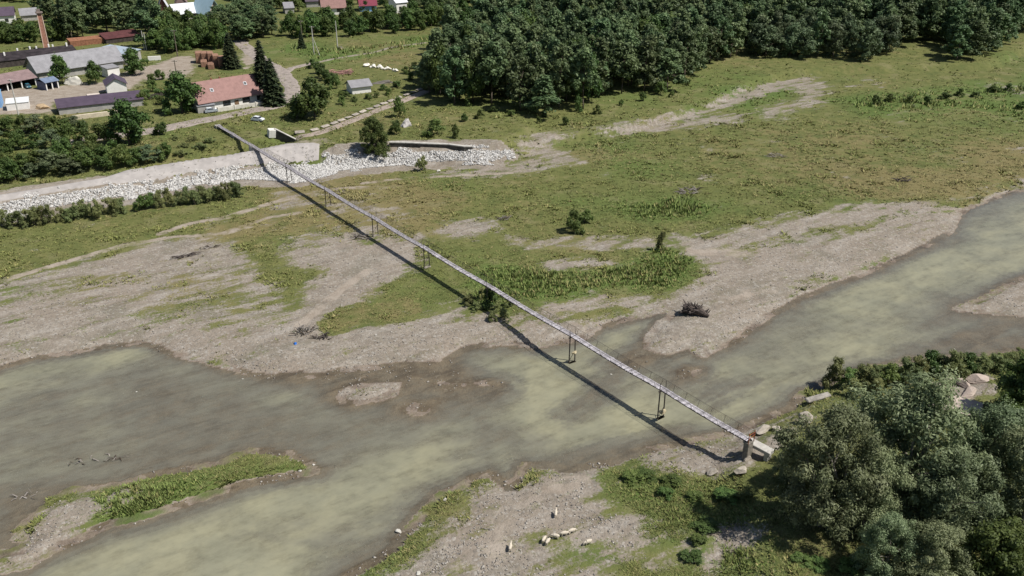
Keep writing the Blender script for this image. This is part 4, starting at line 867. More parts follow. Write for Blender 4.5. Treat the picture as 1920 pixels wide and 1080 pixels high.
def channel_edge():
    edge = [P(x, y) for x, y in ((545, 259), (580, 248), (620, 235), (660, 219), (700, 203), (740, 188), (770, 176), (792, 167))]
    r = empty('channel_edging', edge[0], 0, 'line of pale concrete slabs lining the upper side of the channel', 'slabs'); o = edge[0]
    m = mat('slab_concrete', (.31, .275, .235), .9, .25, 1, rand=.25); sm = MB().box((0, 0, 0), (3.0, 1.3, .22)).mesh('slab', m, bevel=.05); rg = random.Random(2); acc = 0; first = True
    for a, b in zip(edge, edge[1:]):
        L = (b - a).length; n = max(1, int(L / 3.5)); an = math.atan2((b - a).y, (b - a).x)
        for k in range(n):
            p = a.lerp(b, (k + .5) / n); g = gh(p.x, p.y)
            obj('slab', sm, r, (p.x - o.x, p.y - o.y, g - o.z + .35), (R(14) + rg.gauss(0, .08), rg.gauss(0, .05), an + rg.gauss(0, .06)))
channel_edge()
def culvert():
    a = P(517, 262); b = P(554, 266); r = empty('wing_wall', a, math.atan2((b - a).y, (b - a).x), 'triangular concrete wing wall painted shade-dark where the channel meets the levee ditch', 'wall'); L = (b - a).length
    MB().hexa([(0, 0, -1), (L, 0, -1), (L, .4, -1), (0, .4, -1)], [(0, 0, 3.0), (L, 0, .3), (L, .4, .3), (0, .4, 3.0)]).build('wall_face', M_DCONC, r)  # face turned from the sun, its shade painted into the concrete colour
    MB().hexa([(-.15, -.12, 3.0), (L, -.12, .3), (L, .55, .3), (-.15, .55, 3.0)], [(-.15, -.12, 3.2), (L, -.12, .5), (L, .55, .5), (-.15, .55, 3.2)]).build('cap', M_CONC, r)
    c = P(510, 256); o = obj('concrete_block', MB().box((0, 0, 0), (2.2, 2.0, 2.6)).mesh('concrete_block', mat('white_concrete', (.68, .66, .60), .85, .1, 1), bevel=.12), None, c + Vector((0, 0, 1.1)), (.1, .12, .5)); props(o, 'off-white concrete block at the head of the wing wall', 'block')
culvert()

# ================================================================== BUILDINGS
M_WHITE = mat('white_plaster', (.76, .74, .70), .85, .08, .6); M_PINKROOF = mat('pink_tiles', (.30, .175, .155), .8, .14, .8, stripes=('X', 2.2)); M_GREYROOF = mat('asbestos_sheet', (.27, .265, .275), .9, .16, .5, stripes=('X', 1.3))
M_PURPLE = mat('purple_sheet', (.090, .066, .092), .55, .18, .5, stripes=('X', 1.6)); M_BROWNROOF = mat('brown_sheet', (.235, .165, .160), .8, .18, .6, stripes=('X', 1.4)); M_BLUEROOF = mat('pale_blue_sheet', (.42, .58, .66), .5, .08, .5, stripes=('X', 1))
M_WROOF = mat('white_sheet', (.72, .73, .76), .5, .06, .5, stripes=('X', 1)); M_DARKROOF = mat('tar_roof', (.030, .024, .026), .95, .5, .4); M_BRICK = mat('orange_brick', (.25, .115, .065), .9, .3, 1.2); M_MAROON = mat('maroon_sheet', (.20, .030, .055), .6, .15, .6, stripes=('X', 1.4))
M_GLASS = mat('window_glass', (.03, .035, .04), .15, .2, 1, spec=.6); M_FRAME = mat('window_frame', (.10, .07, .05), .7, .2, 2); M_DARKWALL = mat('dark_board', (.055, .045, .04), .9, .4, 1); M_GREYWALL = mat('grey_plaster', (.36, .345, .32), .9, .15, .6); M_WOOD = mat('brown_timber', (.19, .12, .07), .85, .3, 2)
M_BLUEWALL = mat('blue_paint', (.22, .40, .66), .7, .1, .8); M_GUT = mat('grey_metal', (.30, .31, .33), .5, .15, 2, metal=.3)
def house(name, label, cat, A, B, depth, wh, rh, mw, mr, over=.5, win=(), door=None, ridge='x', chim=(), open_front=False, shed=False, up=0):
    a = P(*A); b = P(*B); d = b - a; L = math.hypot(d.x, d.y); z0 = min(a.z, b.z) + up
    r = empty(name, (a.x, a.y, z0), math.atan2(d.y, d.x), label, cat); D = depth
    def sw(mb):
        if ridge == 'y': mb.v = [(v[1], v[0], v[2]) for v in mb.v]
        return mb
    LL, DD = (L, D) if ridge == 'x' else (D, L)
    if shed: prof = [(0, -.8), (DD, -.8), (DD, wh + rh), (0, wh)]
    else: prof = [(0, -.8), (DD, -.8), (DD, wh), (DD / 2, wh + rh), (0, wh)]
    if open_front:
        mb = MB(); mb.box((L / 2, D - .1, wh / 2), (L, .2, wh)); mb.box((.1, D / 2, wh / 2), (.2, D - .3, wh)); mb.box((L - .1, D / 2, wh / 2), (.2, D - .3, wh)); mb.build('wall', mw, r)
        n = max(2, int(L / 5))
        for k in range(n + 1): MB().box((.25 + (L - .5) * k / n, .25, wh / 2), (.35, .35, wh)).build('post', M_WHITE, r)
    else: sw(MB().prism(prof, 0, LL)).build('wall', mw, r)
    t = .16
    if shed:
        s = rh / DD; roof = MB().prism([(-over, wh - over * s + .03), (DD + over, wh + rh + over * s + .03), (DD + over, wh + rh + over * s + t), (-over, wh - over * s + t)], -over, LL + over)
    else:
        s = rh / (DD / 2); h = DD / 2; roof = MB()
        roof.prism([(-over, wh - over * s + .03), (h, wh + rh + .03), (h, wh + rh + t + .03), (-over, wh - over * s + t)], -over, LL + over)
        roof.prism([(h, wh + rh + .032), (DD + over, wh - over * s + .03), (DD + over, wh - over * s + t), (h, wh + rh + t + .032)], -over, LL + over)
    rf = sw(roof).build('roof', mr, r)
    for (x, z, w, hh) in win:
        f = MB().box((x * L, -.02, z), (w + .24, .14, hh + .24)).build('window', M_FRAME, r); MB().box((x * L, -.10, z), (w, .06, hh)).build('pane', M_GLASS, f)
    if door: MB().box((door[0] * L, -.03, door[2] / 2), (door[1], .14, door[2])).build('door', M_WOOD, r)
    for (x, y, w, hh) in chim: 
        zz = wh + rh * (1 - abs(y - .5) * 2) ; MB().box((x * L, y * D, zz + hh / 2 - .3), (w, w, hh + .6)).build('chimney', M_BRICK if hh > .8 else M_DARKWALL, rf)
    return r, L
hr, HL = house('house', 'white house with a long pinkish red roof beside the dirt road', 'house', (377, 211), (498, 190), 9.5, 3.7, 5.2, M_WHITE, M_PINKROOF, .8, [(.13, 1.6, 1.8, 1.3), (.40, 1.7, 2.4, 1.4), (.70, 1.7, 2.4, 1.4), (.90, 1.7, 1.2, 1.3)], (.55, 1.5, 2.1), chim=((.30, .52, .5, .9), (.43, .52, .5, .9), (.66, .66, 1.0, 1.5)))
for fx, fy in ((.24, .22), (.76, .26)):
    z = 3.7 + 5.2 * (fy * 2); o = MB().box((0, 0, 0), (1.1, 1.3, .16)).build('skylight', M_GUT, hr); o.location = (fx * HL, fy * 9.5, z + .26); o.rotation_euler = (math.atan2(5.2, 4.75), 0, 0); MB().box((0, 0, .06), (.8, 1.0, .12)).build('pane', M_GLASS, o)
def fence_wall():
    pts = [P(x, y) for x, y in ((409, 210), (440, 205), (480, 200), (506, 196), (520, 190), (528, 184))]; r = empty('garden_wall', pts[0], 0, 'low white garden wall along the road in front of the house', 'wall'); o = pts[0]
    m = mat('pale_wall', (.60, .57, .50), .9, .15, 1)
    for a, b in zip(pts, pts[1:]):
        c = (a + b) / 2; L = (b - a).length; MB().box((c.x - o.x, c.y - o.y, gh(c.x, c.y) - o.z + .6), (L, .3, 1.6), Matrix.Rotation(math.atan2((b - a).y, (b - a).x), 3, 'Z')).build('wall_panel', m, r, bevel=.04)
        MB().box((a.x - o.x, a.y - o.y, gh(a.x, a.y) - o.z + .7), (.5, .5, 1.9)).build('pillar', m, r, bevel=.04)
fence_wall()
house('gate_house', 'small flat lean-to at the left end of the white house', 'shed', (372, 213), (404, 209), 3.2, 2.3, .4, M_GREYWALL, M_GUT, .2, shed=True)
house('barn', 'long barn with a weathered grey sheet roof in the factory yard', 'barn', (75, 152), (232, 128), 13, 3.6, 4.4, M_GREYWALL, M_GREYROOF, .9, [(.30, 1.8, 1.2, 1.0), (.55, 1.8, 1.2, 1.0)])
house('annex', 'pale bluish metal-roofed annex at the right end of the grey barn', 'shed', (236, 122), (266, 112), 14, 4.2, 1.2, M_GREYWALL, mat('bluish_sheet', (.36, .42, .48), .5, .15, .6, stripes=('X', 1.5)), .4, shed=True)
house('workshop', 'white-walled workshop end below the barn roof, right of the middle yard tree', 'shed', (204, 146), (226, 142), 5, 3.4, .4, M_WHITE, M_GREYROOF, .3, shed=True)
house('brick_ruin', 'orange brick walls of the factory ruin with an open top', 'ruin', (133, 88), (199, 81), 6, 2.2, .5, M_BRICK, M_BRICK, .05, shed=True)
house('dark_shed', 'dark red roofed shed to the right of the brick ruin', 'shed', (200, 83), (264, 75), 7, 2.2, 1.6, M_DARKWALL, mat('dark_red_sheet', (.10, .035, .035), .8, .3, .6, stripes=('X', 1.5)), .3, shed=True)
kr, KL = house('kiln_hall', 'blackened collapsed kiln hall with pale pillar stubs', 'ruin', (-60, 135), (148, 110), 16, 2.6, 1.8, M_DARKWALL, M_DARKROOF, .3)
for u, v in ((.28, .9), (.52, .85), (.62, .62), (.79, .55), (.98, .80), (.95, .45), (.36, .30), (.86, .95), (.70, .9)):
    z = 2.6 + 1.8 * (1 - abs(v - .5) * 2); MB().box((u * KL, v * 16, z + .7), (.6, .6, 1.6)).build('pillar', M_WHITE, kr)
def chimney():
    c = P(88, 92); r = empty('brick_chimney', c, .5, 'tall square brick chimney with a flared top above the factory', 'chimney'); h = 15.5
    MB().hexa([(-1.15, -1.15, -.6), (1.15, -1.15, -.6), (1.15, 1.15, -.6), (-1.15, 1.15, -.6)], [(-.85, -.85, h), (.85, -.85, h), (.85, .85, h), (-.85, .85, h)]).build('shaft', mat('old_brick', (.34, .17, .12), .9, .25, 1), r)
    for sx in (-1, 1):
        for sy in (-1, 1): MB().hexa([(sx * 1.12 - .16, sy * 1.12 - .16, -.5), (sx * 1.12 + .16, sy * 1.12 - .16, -.5), (sx * 1.12 + .16, sy * 1.12 + .16, -.5), (sx * 1.12 - .16, sy * 1.12 + .16, -.5)], [(sx * .84 - .16, sy * .84 - .16, h - .1), (sx * .84 + .16, sy * .84 - .16, h - .1), (sx * .84 + .16, sy * .84 + .16, h - .1), (sx * .84 - .16, sy * .84 + .16, h - .1)]).build('corner_strip', mat('pale_brick', (.60, .45, .36), .9, .15, 1), r)
    m = mat('sooty_concrete', (.20, .16, .14), .9, .3, 1); MB().box((0, 0, h + .1), (2.9, 2.9, .45)).build('platform', m, r, bevel=.05)
    MB().box((-.2, 0, h + .9), (1.5, 1.5, 1.2)).build('flue', m, r)
chimney()
house('open_shed', 'brown-roofed open shed at the left edge of the yard', 'shed', (-12, 176), (70, 160), 10, 3.0, 2.2, M_DARKWALL, M_BROWNROOF, .5, open_front=True)
house('porch_shed', 'small blue-grey shed with white posts between the brown and grey roofs', 'shed', (88, 170), (112, 165), 6, 2.8, 1.0, mat('bluegrey_board', (.13, .14, .20), .8, .2, 1), mat('dull_blue_sheet', (.16, .20, .28), .5, .2, .6), .3, open_front=True)
house('cottage', 'small gabled house with a purple roof and bright white front', 'house', (203, 181), (240, 177), 8.5, 4.0, 2.0, M_WHITE, M_PURPLE, .5, ridge='y')
house('purple_shed', 'long low shed with a dark purple single-slope roof', 'shed', (112, 216), (270, 198), 7.5, 2.3, 1.2, M_GREYWALL, M_PURPLE, .4, shed=True)
house('container', 'white box container with a pale roof in the left yard', 'container', (14, 208), (56, 204), 5.5, 2.3, .5, M_WHITE, mat('dirty_white_sheet', (.62, .64, .64), .7, .12, .8), .15, shed=True)
house('blue_hut', 'blue painted hut cut by the left edge of the picture', 'hut', (-40, 206), (4, 202), 8, 3.8, .6, M_BLUEWALL, M_BLUEWALL, .1, shed=True)
house('shed', 'little white shed with a grey roof on the grass above the channel', 'shed', (661, 177), (696, 173), 6.5, 2.6, 1.6, M_WHITE, M_GREYROOF, .6)
house('far_house', 'far white house with a purple hipped roof at the left edge', 'house', (-20, 50), (30, 47), 11, 5, 3.2, M_WHITE, M_PURPLE, .6, [(.7, 2.6, 1.4, 1.2), (.35, 2.6, 1.4, 1.2)])
house('far_barn', 'far barn with a plain grey roof next to the purple-roofed house', 'barn', (42, 40), (72, 38), 11, 3, 2.6, M_GREYWALL, M_GREYROOF, .6)
house('long_house', 'long house with a glaring white metal roof at the top', 'house', (332, 38), (392, 32), 12, 3.2, 4.0, M_GREYWALL, M_WROOF, .7, [(.2, 1.6, 2, 1.2), (.5, 1.6, 2, 1.2)])
house('gable_house', 'brown-fronted gable with white roof at the left end of the long white roof', 'house', (298, 30), (318, 29), 14, 3.6, 6.0, mat('brown_front', (.14, .06, .05), .8, .2, 1), M_WROOF, 1.2, ridge='y')
house('blue_house', 'house with a pale blue roof at the right end of the long white roof', 'house', (393, 38), (414, 35), 14, 4.6, 5.2, mat('beige_plaster', (.42, .37, .32), .9, .1, 1), M_BLUEROOF, 1.3, [(.3, 2.2, 1.8, 1.5)], ridge='y')
house('brown_gable', 'small brown gable roof behind the long white roof', 'house', (330, 16), (352, 15), 9, 3, 4, M_BROWNROOF, M_BROWNROOF, .4, ridge='y')
house('pink_house', 'far house with a pinkish red roof and white front at the top', 'house', (606, 29), (648, 27), 11, 4.5, 7.5, M_WHITE, M_PINKROOF, .8, [(.7, 2.4, 1.5, 1.6), (.85, 2.4, 1.5, 1.6)])
house('white_annex', 'white gabled annex touching the pink-roofed house', 'house', (650, 20), (660, 19), 7, 3.2, 2.2, M_WHITE, M_WROOF, .3, ridge='y')
house('dark_house', 'far house with a dark purple roof left of the pink one', 'house', (575, 14), (600, 13), 11, 3.5, 4, M_GREYWALL, M_PURPLE, .6)
house('maroon_house', 'far house with a maroon roof at the top', 'house', (676, 22), (706, 21), 11, 3.6, 5.5, M_BLUEWALL, M_MAROON, .7, [(.8, 1.8, 1.4, 1.2)])
house('white_house', 'narrow white house half hidden by trees right of the maroon roof', 'house', (744, 25), (764, 23), 9, 5.5, 2.5, M_WHITE, M_WROOF, .5, [(.35, 2.5, 1.2, 1.5), (.7, 2.5, 1.2, 1.5)])
house('grey_barn', 'far small barn with a rounded grey roof left of the purple roof', 'barn', (535, 26), (552, 25), 8, 3.0, 2.4, M_GREYWALL, M_GREYROOF, .4)

def pad(name, label, x, y, size, rz, m, cat):
    c = P(x, y); props(obj(name, MB().box((0, 0, 0), size).mesh(name, m, bevel=.05), None, c + Vector((0, 0, size[2] / 2 - .1)), (0, 0, rz)), label, cat)
pad('concrete_pad', 'pale concrete pad left of the purple-roofed cottage', 176, 180, (4.2, 6, .4), .5, mat('pale_pad', (.55, .48, .42), .9, .1, 1), 'pad')
pad('low_wall', 'low cream wall below the long purple shed', 184, 219, (15, .8, 1.5), .52, mat('cream_wall', (.55, .48, .36), .9, .15, 1), 'wall')
pad('board_fence', 'dark board fence between the purple shed and the garden', 281, 186, (.25, 15, 1.7), -.75, M_DARKWALL, 'fence')
pad('hedge_wall', 'short pale wall at the right of the broad yard tree', 290, 113, (5, .5, 1.8), .3, M_WHITE, 'wall')
# utility poles
M_POLE = mat('pole_concrete', (.50, .48, .44), .85, .15, 1); M_DPOLE = mat('pole_timber', (.14, .115, .09), .9, .25, 2)
def pole(x, y, h, label, m, arm=True, brace=False):
    c = P(x, y); r = empty('utility_pole', c, random.uniform(-.4, .4), label, 'pole', 'utility poles'); MB().tube((0, 0, -.6), (0, 0, h), .26, .15, 8).build('shaft', m, r)
    if arm:
        MB().box((0, 0, h - .5), (2.2, .14, .16)).build('crossarm', M_DPOLE, r)
        for s in (-.95, -.35, .35, .95): MB().tube((s, 0, h - .42), (s, 0, h - .15), .06, .04, 6).build('insulator', M_WHITE, r)
    if brace: MB().tube((2.6, -.6, -.4), (.1, 0, h * .62), .14, .11, 6).build('stay', m, r)
pole(135, 72, 11, 'dark pole behind the orange brick ruin', M_DPOLE); pole(333, 106, 11, 'pole right of the grey barn, at the edge of the trees', M_DPOLE); pole(332, 147, 7, 'short pole on the yard paving near the brick stacks', M_DPOLE)
pole(271, 93, 8, 'left of the paired poles beside the barn annex', M_POLE, False); pole(275, 94, 7.5, 'right of the paired poles beside the barn annex', M_POLE, False); pole(589, 103, 12, 'braced pole on the bright meadow', M_POLE, True, True)
pole(633, 89, 11.5, 'pale pole on the meadow with a grey heap at its foot', M_POLE, False); pole(567, 76, 9, 'pole behind the slim conifer on the meadow', M_DPOLE); pole(850, 110, 11, 'pale pole standing at the left edge of the wood', M_POLE, False); pole(37, 224, 13, 'tall concrete pole beside the white container', M_POLE)

# stacks and heaps
def brick_stacks():
    ms = mat('stacked_brick', (.29, .165, .11), .9, .35, 2.2, stripes=('Z', 3), rand=.15)
    L = ['far left', 'second from the left', 'third from the left', 'fourth from the left', 'rightmost', 'low front left', 'low front right']
    for k, (x, y, h) in enumerate(((374, 117, 4.5), (385, 118, 4.6), (396, 119, 4.8), (406, 123, 4.6), (416, 125, 4.2), (383, 124, 2.4), (396, 128, 2.2))):
        c = P(x, y); o = obj('brick_stack', MB().box((0, 0, 0), (2.5, 5.0, h)).mesh('brick_stack', ms, bevel=.22), None, c + Vector((0, 0, h / 2 - .1)), (0, random.uniform(-.03, .03), .35 + random.uniform(-.05, .05))); props(o, 'stack of orange bricks in the yard, ' + L[k] + ' one', 'brick stack', 'brick stacks')
brick_stacks()
def heap(name, label, x, y, sx, sy, sz, m, seed, rz=0):
    c = P(x, y); o = obj(name, rock_mesh(name, m, seed, 3, 1, .35), None, c + Vector((0, 0, sz * .15)), (0, 0, rz)); o.scale = (sx, sy, sz); return props(o, label, 'heap')
heap('lime_heap', 'bright white heap under the yard tree in front of the grey barn', 142, 158, 4.2, 3, 3.2, mat('white_lime', (.74, .71, .62), .9, .08, 1), 3); heap('sand_heap', 'tan heap in the left yard beside the white container', 82, 203, 3.6, 1.8, 1.8, mat('tan_pile', (.42, .31, .19), .95, .2, 1), 5)
heap('cover_sheet', 'pale grey rounded heap on the turf above the retaining wall', 762, 236, 2.6, 2.3, 2.2, mat('pale_gravel', (.46, .43, .41), .9, .08, 2), 7); heap('earth_heap', 'grey earth heap behind the little white shed', 718, 156, 6, 2.4, 1.2, mat('grey_earth', (.16, .145, .13), .95, .3, 1), 9)
heap('grey_heap', 'small grey heap at the foot of the pale meadow pole', 640, 91, 2.2, 1.2, .9, mat('grey_earth', (.16, .145, .13)), 12)
def board_pile():
    c = P(636, 137); r = empty('board_pile', c, .2, 'scattered pile of reddish boards on the grass by the lane', 'board pile'); m = mat('red_board', (.27, .15, .125), .9, .3, 1.5, rand=.3); bm = MB().box((0, 0, 0), (3.4, .45, .1)).mesh('board', m); rg = random.Random(9)
    for i in range(46): obj('board', bm, r, (rg.uniform(-4.5, 4.5), rg.uniform(-3.4, 3.4), .12 + rg.random() * .45), (rg.gauss(0, .08), rg.gauss(0, .08), rg.gauss(.2, .5)))
board_pile()
M_LIME = mat('limestone_block', (.68, .65, .58), .9, .15, .8); M_BOULD = mat('tan_boulder', (.36, .32, .265), .9, .3, .8, bump=.9); M_RIVST = mat('river_stone', (.46, .44, .39), .85, .15, 1)
for k in range(14):
    t = k / 13; c = P(686 + 56 * t + random.uniform(-2, 2), 124 + 10 * t + random.uniform(-2, 2)); o = obj('limestone_block', rock_mesh('limestone_block', M_LIME, 40 + k, 2, .8), None, c + Vector((0, 0, .5)), (0, 0, k)); s = random.uniform(.7, 1.3); o.scale = (s * 1.2, s, s)
    props(o, 'pale limestone block in the row beyond the white shed', 'stone', 'row of limestone blocks')

# cars
def car(x, y, rz, paint, label, dark=False):
    c = P(x, y); r = empty('parked_car', c + Vector((0, 0, .14)), rz, label, 'car'); L, W = 4.1, 1.7
    prof = [(-2.05, .30), (2.0, .30), (2.05, .55), (1.95, .78), (1.05, .90), (-1.75, .95), (-2.02, .85)]
    def loft(pr, w0, w1, z0, z1):
        mb = MB(); n = len(pr); V = []
        for s in (-1, 1):
            for (px_, z) in pr:
                k = (z - z0) / (z1 - z0); V.append((px_, s * (w0 + (w1 - w0) * k) / 2, z))
        return mb.add(V, [tuple(range(n)), tuple(range(2 * n - 1, n - 1, -1))] + [(i, (i + 1) % n, (i + 1) % n + n, i + n) for i in range(n)])
    loft(prof, W, W * .93, .3, .95).build('body', paint, r, bevel=.06)
    cab = [(-1.72, .93), (1.02, .89), (.42, 1.38), (-1.25, 1.42)]
    loft(cab, W * .92, W * .72, .9, 1.42).build('cabin', paint, r, bevel=.04)
    gl = MB(); gl.hexa([(1.02, -.70, .95), (1.02, .70, .95), (.98, .70, .95), (.98, -.70, .95)], [(.50, -.60, 1.35), (.50, .60, 1.35), (.46, .60, 1.35), (.46, -.60, 1.35)]); gl.build('windscreen', M_GLASS, r)
    gl = MB(); gl.hexa([(-1.74, -.66, .98), (-1.74, .66, .98), (-1.70, .66, .98), (-1.70, -.66, .98)], [(-1.32, -.58, 1.37), (-1.32, .58, 1.37), (-1.28, .58, 1.37), (-1.28, -.58, 1.37)]); gl.build('rear_window', M_GLASS, r)
    for s in (-1, 1):
        MB().hexa([(-1.5, s * .79, .97), (.82, s * .79, .95), (.82, s * .76, .95), (-1.5, s * .76, .97)], [(-1.15, s * .655, 1.35), (.42, s * .655, 1.33), (.42, s * .62, 1.33), (-1.15, s * .62, 1.35)]).build('side_window', M_GLASS, r)
        for wx in (-1.3, 1.25):
            w = MB().tube((wx, s * .62, .16), (wx, s * .86, .16), .31, .31, 16).build('wheel', mat('tyre', (.02, .02, .02), .9), r); MB().tube((wx, s * .80, .16), (wx, s * .875, .16), .18, .18, 12).build('rim', M_GUT, w)
        MB().box((2.0, s * .58, .68), (.12, .36, .16)).build('headlight', M_WHITE, r); MB().box((-2.02, s * .62, .76), (.1, .26, .18)).build('tail_light', M_RUST, r)
CW = mat('white_paint', (.74, .77, .80), .25, .03, 1, spec=.5); CS = mat('silver_paint', (.40, .44, .47), .3, .04, 1, metal=.4); CT = mat('teal_paint', (.03, .12, .16), .35, .08, 1, spec=.5)
car(484, 227, -.35, CW, 'white car parked beside the dirt road above the footbridge'); car(396, 211, .55, CS, 'silver car parked at the left end of the white house'); car(53, 165, -.9, CT, 'dark teal car parked under the brown-roofed open shed')

# ================================================================== STONES, DRIFTWOOD, SMALL THINGS
def boulder(x, y, s, label, m=None, seed=1, rz=0, sink=.25, name='boulder', group=None):
    c = P(x, y); o = obj(name, rock_mesh(name, m or M_BOULD, seed, 3, 1, .2), None, c + Vector((0, 0, s[2] * (1 - 2 * sink))), (0, 0, rz)); o.scale = s; return props(o, label, 'boulder' if name == 'boulder' else 'stone', group)
boulder(1510, 792, (1.5, 1.3, 1.3), 'pale tan boulder on the bank between the river and the willows', seed=2)
boulder(1428, 812, (1.7, 1.0, .9), 'broad tan rock right behind the footbridge landing', seed=4, rz=.4); boulder(1455, 806, (1.1, .8, .6), 'smaller tan rock adjoining the broad one at the landing', seed=5, rz=1)
boulder(1337, 889, (1.3, .9, .7), 'low tan rock at the end of the bridge shadow', seed=6, rz=.3); boulder(1388, 886, (1.3, 1.0, .8), 'grey rock between the bridge shadow and the willow shade', seed=8, rz=.8); boulder(1402, 862, (.8, .6, .5), 'small rock under the bridge landing', seed=9)
def broken_slab(x, y, size, rot, label, seed, m=None):
    c = P(x, y); o = obj('concrete_slab', MB().box((0, 0, 0), size).mesh('concrete_slab', m or mat('dirty_concrete', (.27, .25, .22), .9, .3, 1, bump=.6), bevel=.15), None, c + Vector((0, 0, .5)), rot); props(o, label, 'slab')
broken_slab(1533, 750, (4.6, 1.1, .5), (.15, -.06, .35), 'toppled grey concrete slab at the water edge below the leafy bushes', 1)
M_ROCKP = mat('pinkish_rock', (.40, .33, .28), .9, .2, .5, bump=.6)
for k, (x, y, s, lab) in enumerate(((1758, 726, (2.0, 1.4, .7), 'leftmost tan rock of the bare patch on the right bank'), (1770, 712, (1.5, 1.3, .9), 'upright tan rock at the top of the bare patch on the right bank'), (1800, 720, (1.8, 1.3, .8), 'broken tan rock in the middle of the bare patch on the right bank'), (1836, 716, (2.3, 1.2, .9), 'rightmost tan rock of the bare patch on the right bank'), (1815, 742, (2.6, 1.6, .7), 'flat grey rock under the middle one on the right bank'))):
    boulder(x, y, s, lab, M_ROCKP, 60 + k, k)
broken_slab(1785, 765, (8.5, 5.0, 1.0), (.05, .04, -.5), 'large flat tan outcrop slab on the right bank', 2, M_ROCKP)
RS = [(442, 990, .42), (302, 696, .3), (256, 736, .42), (232, 738, .3), (546, 1045, .28), (612, 1044, .35), (588, 872, .35), (562, 884, .45), (834, 938, .5), (747, 998, .7), (785, 1076, .6), (1263, 770, .45), (1077, 690, .4), (1033, 712, .3), (1146, 703, .4), (1190, 688, .25), (1037, 1010, .22), (1150, 1018, .2), (705, 628, .3), (740, 640, .3), (1306, 720, .25), (1790, 656, .35), (455, 712, .35), (448, 716, .3), (630, 878, .2), (865, 860, .25)]
for k, (x, y, s) in enumerate(RS): boulder(x, y, (s * .75, s * .55, s * .4), 'small pale stone lying in or by the river', M_RIVST, 100 + k, k, .2, 'river_stone', 'pale stones by the river')
for k, (x, y) in enumerate(((823, 322),)): boulder(x, y, (.8, .6, .4), 'yellowish stone on the turf below the riprap', M_LIME, 140 + k, k, .2, 'stone')
def driftwood(x, y, rx, ry, h, n, label, m, seed, rz=0, thick=.09, name='driftwood'):
    c = P(x, y); r = empty(name, c, rz, label, 'driftwood'); rg = random.Random(seed); b = MB(); br = MB()
    for i in range(n):
        a = rg.uniform(0, 6.28); q = Vector((rg.uniform(-rx, rx), rg.uniform(-ry, ry), rg.uniform(0, h * .5))); d = Vector((math.cos(a) * rx * .9, math.sin(a) * ry * .9, rg.uniform(-.1, h))); t = thick * rg.uniform(.4, 1.6)
        mid = q + d * .5 + Vector((rg.gauss(0, .2), rg.gauss(0, .2), rg.gauss(.1, .15))); (b if i % 3 else br).path([q, mid, q + d], [t, t * .8, t * .3], 5)
    b.build('branches', m, r); br.build('limbs', M_BARK if m is not M_BARK else M_BARKG, r)
    return r
M_DRIFT = mat('grey_driftwood', (.24, .215, .19), .9, .3, 2); M_DKW = mat('dark_driftwood', (.075, .062, .055), .9, .35, 2)
driftwood(572, 622, 1.5, 1.6, .9, 46, 'tangle of grey driftwood at the left end of the olive grass strip', M_DRIFT, 1); driftwood(603, 634, 1.4, .6, .8, 26, 'dark spiky driftwood under the right of the grey tangle', M_DKW, 2)
driftwood(677, 446, 2.0, 1.0, .9, 40, 'grey brushwood heap beside the bridge shadow', M_DRIFT, 3, .1); driftwood(352, 480, 2.2, .7, .5, 30, 'low dark flood debris on the left gravel', M_DKW, 4, .5); driftwood(385, 466, 2, .6, .3, 20, 'thin trail of twigs behind the low flood debris', M_DRIFT, 5, .6)
driftwood(1292, 360, 2.6, 2, 1.0, 36, 'grey dead brush on the grassland right of the middle', M_DRIFT, 6); driftwood(1456, 294, 2.4, 1.4, .8, 26, 'small grey brush heap high on the far grassland', M_DRIFT, 7); driftwood(1692, 340, 2.0, 1.0, .9, 26, 'dark brush heap on the brown grass near the right', M_DKW, 8); driftwood(944, 410, 1.3, 1.0, .7, 22, 'grey brush on the grassland left of the reedy shrub', M_DRIFT, 9)
driftwood(150, 868, 1.4, .8, .4, 18, 'bleached sticks stranded in the shallows above the island', M_DRIFT, 10); driftwood(205, 862, 1.6, .7, .4, 16, 'bleached branch stranded right of the other sticks above the island', M_DRIFT, 11); driftwood(50, 930, 1.2, .9, .3, 12, 'sticks stranded in the shallows left of the island', M_DRIFT, 12)
def stump():
    c = P(1304, 590); r = empty('uprooted_log', c, -.5, 'dark uprooted log with root mass on the gravel bar by the river', 'log'); m = mat('dark_log', (.085, .068, .058), .95, .5, 3, bump=.8)
    b = MB(); b.path([(-1.9, 0, .6), (-1.1, .15, .72), (-.3, -.05, .6), (.6, .12, .62), (1.3, -.05, .5), (2.0, -.1, .3)], [.62, .8, .55, .6, .4, .25], 9); b.build('log', m, r, smooth=False)
    q = MB(); rg = random.Random(3)
    for i in range(60):
        a = rg.uniform(0, 6.28); s = Vector((rg.uniform(-1.9, .9), math.cos(a) * .5, .7 + math.sin(a) * .5)); e = s + Vector((rg.uniform(-.9, .3), math.cos(a) * rg.uniform(.3, .8), max(-.5, math.sin(a) * rg.uniform(.3, .9)))); q.path([s, s.lerp(e, .5), e], [.14, .09, .03], 5)
    q.build('roots', M_DKW, r)
    w = MB()
    for i in range(10): s = Vector((rg.uniform(-1, 2), 0, .8)); w.path([s, s + Vector((rg.uniform(-.2, .6), rg.gauss(0, .5), rg.uniform(.1, .6)))], [.1, .04], 5)
    w.build('branches', M_DKW, r)
stump(); bpy.data.objects['uprooted_log'].scale = (1.35,) * 3
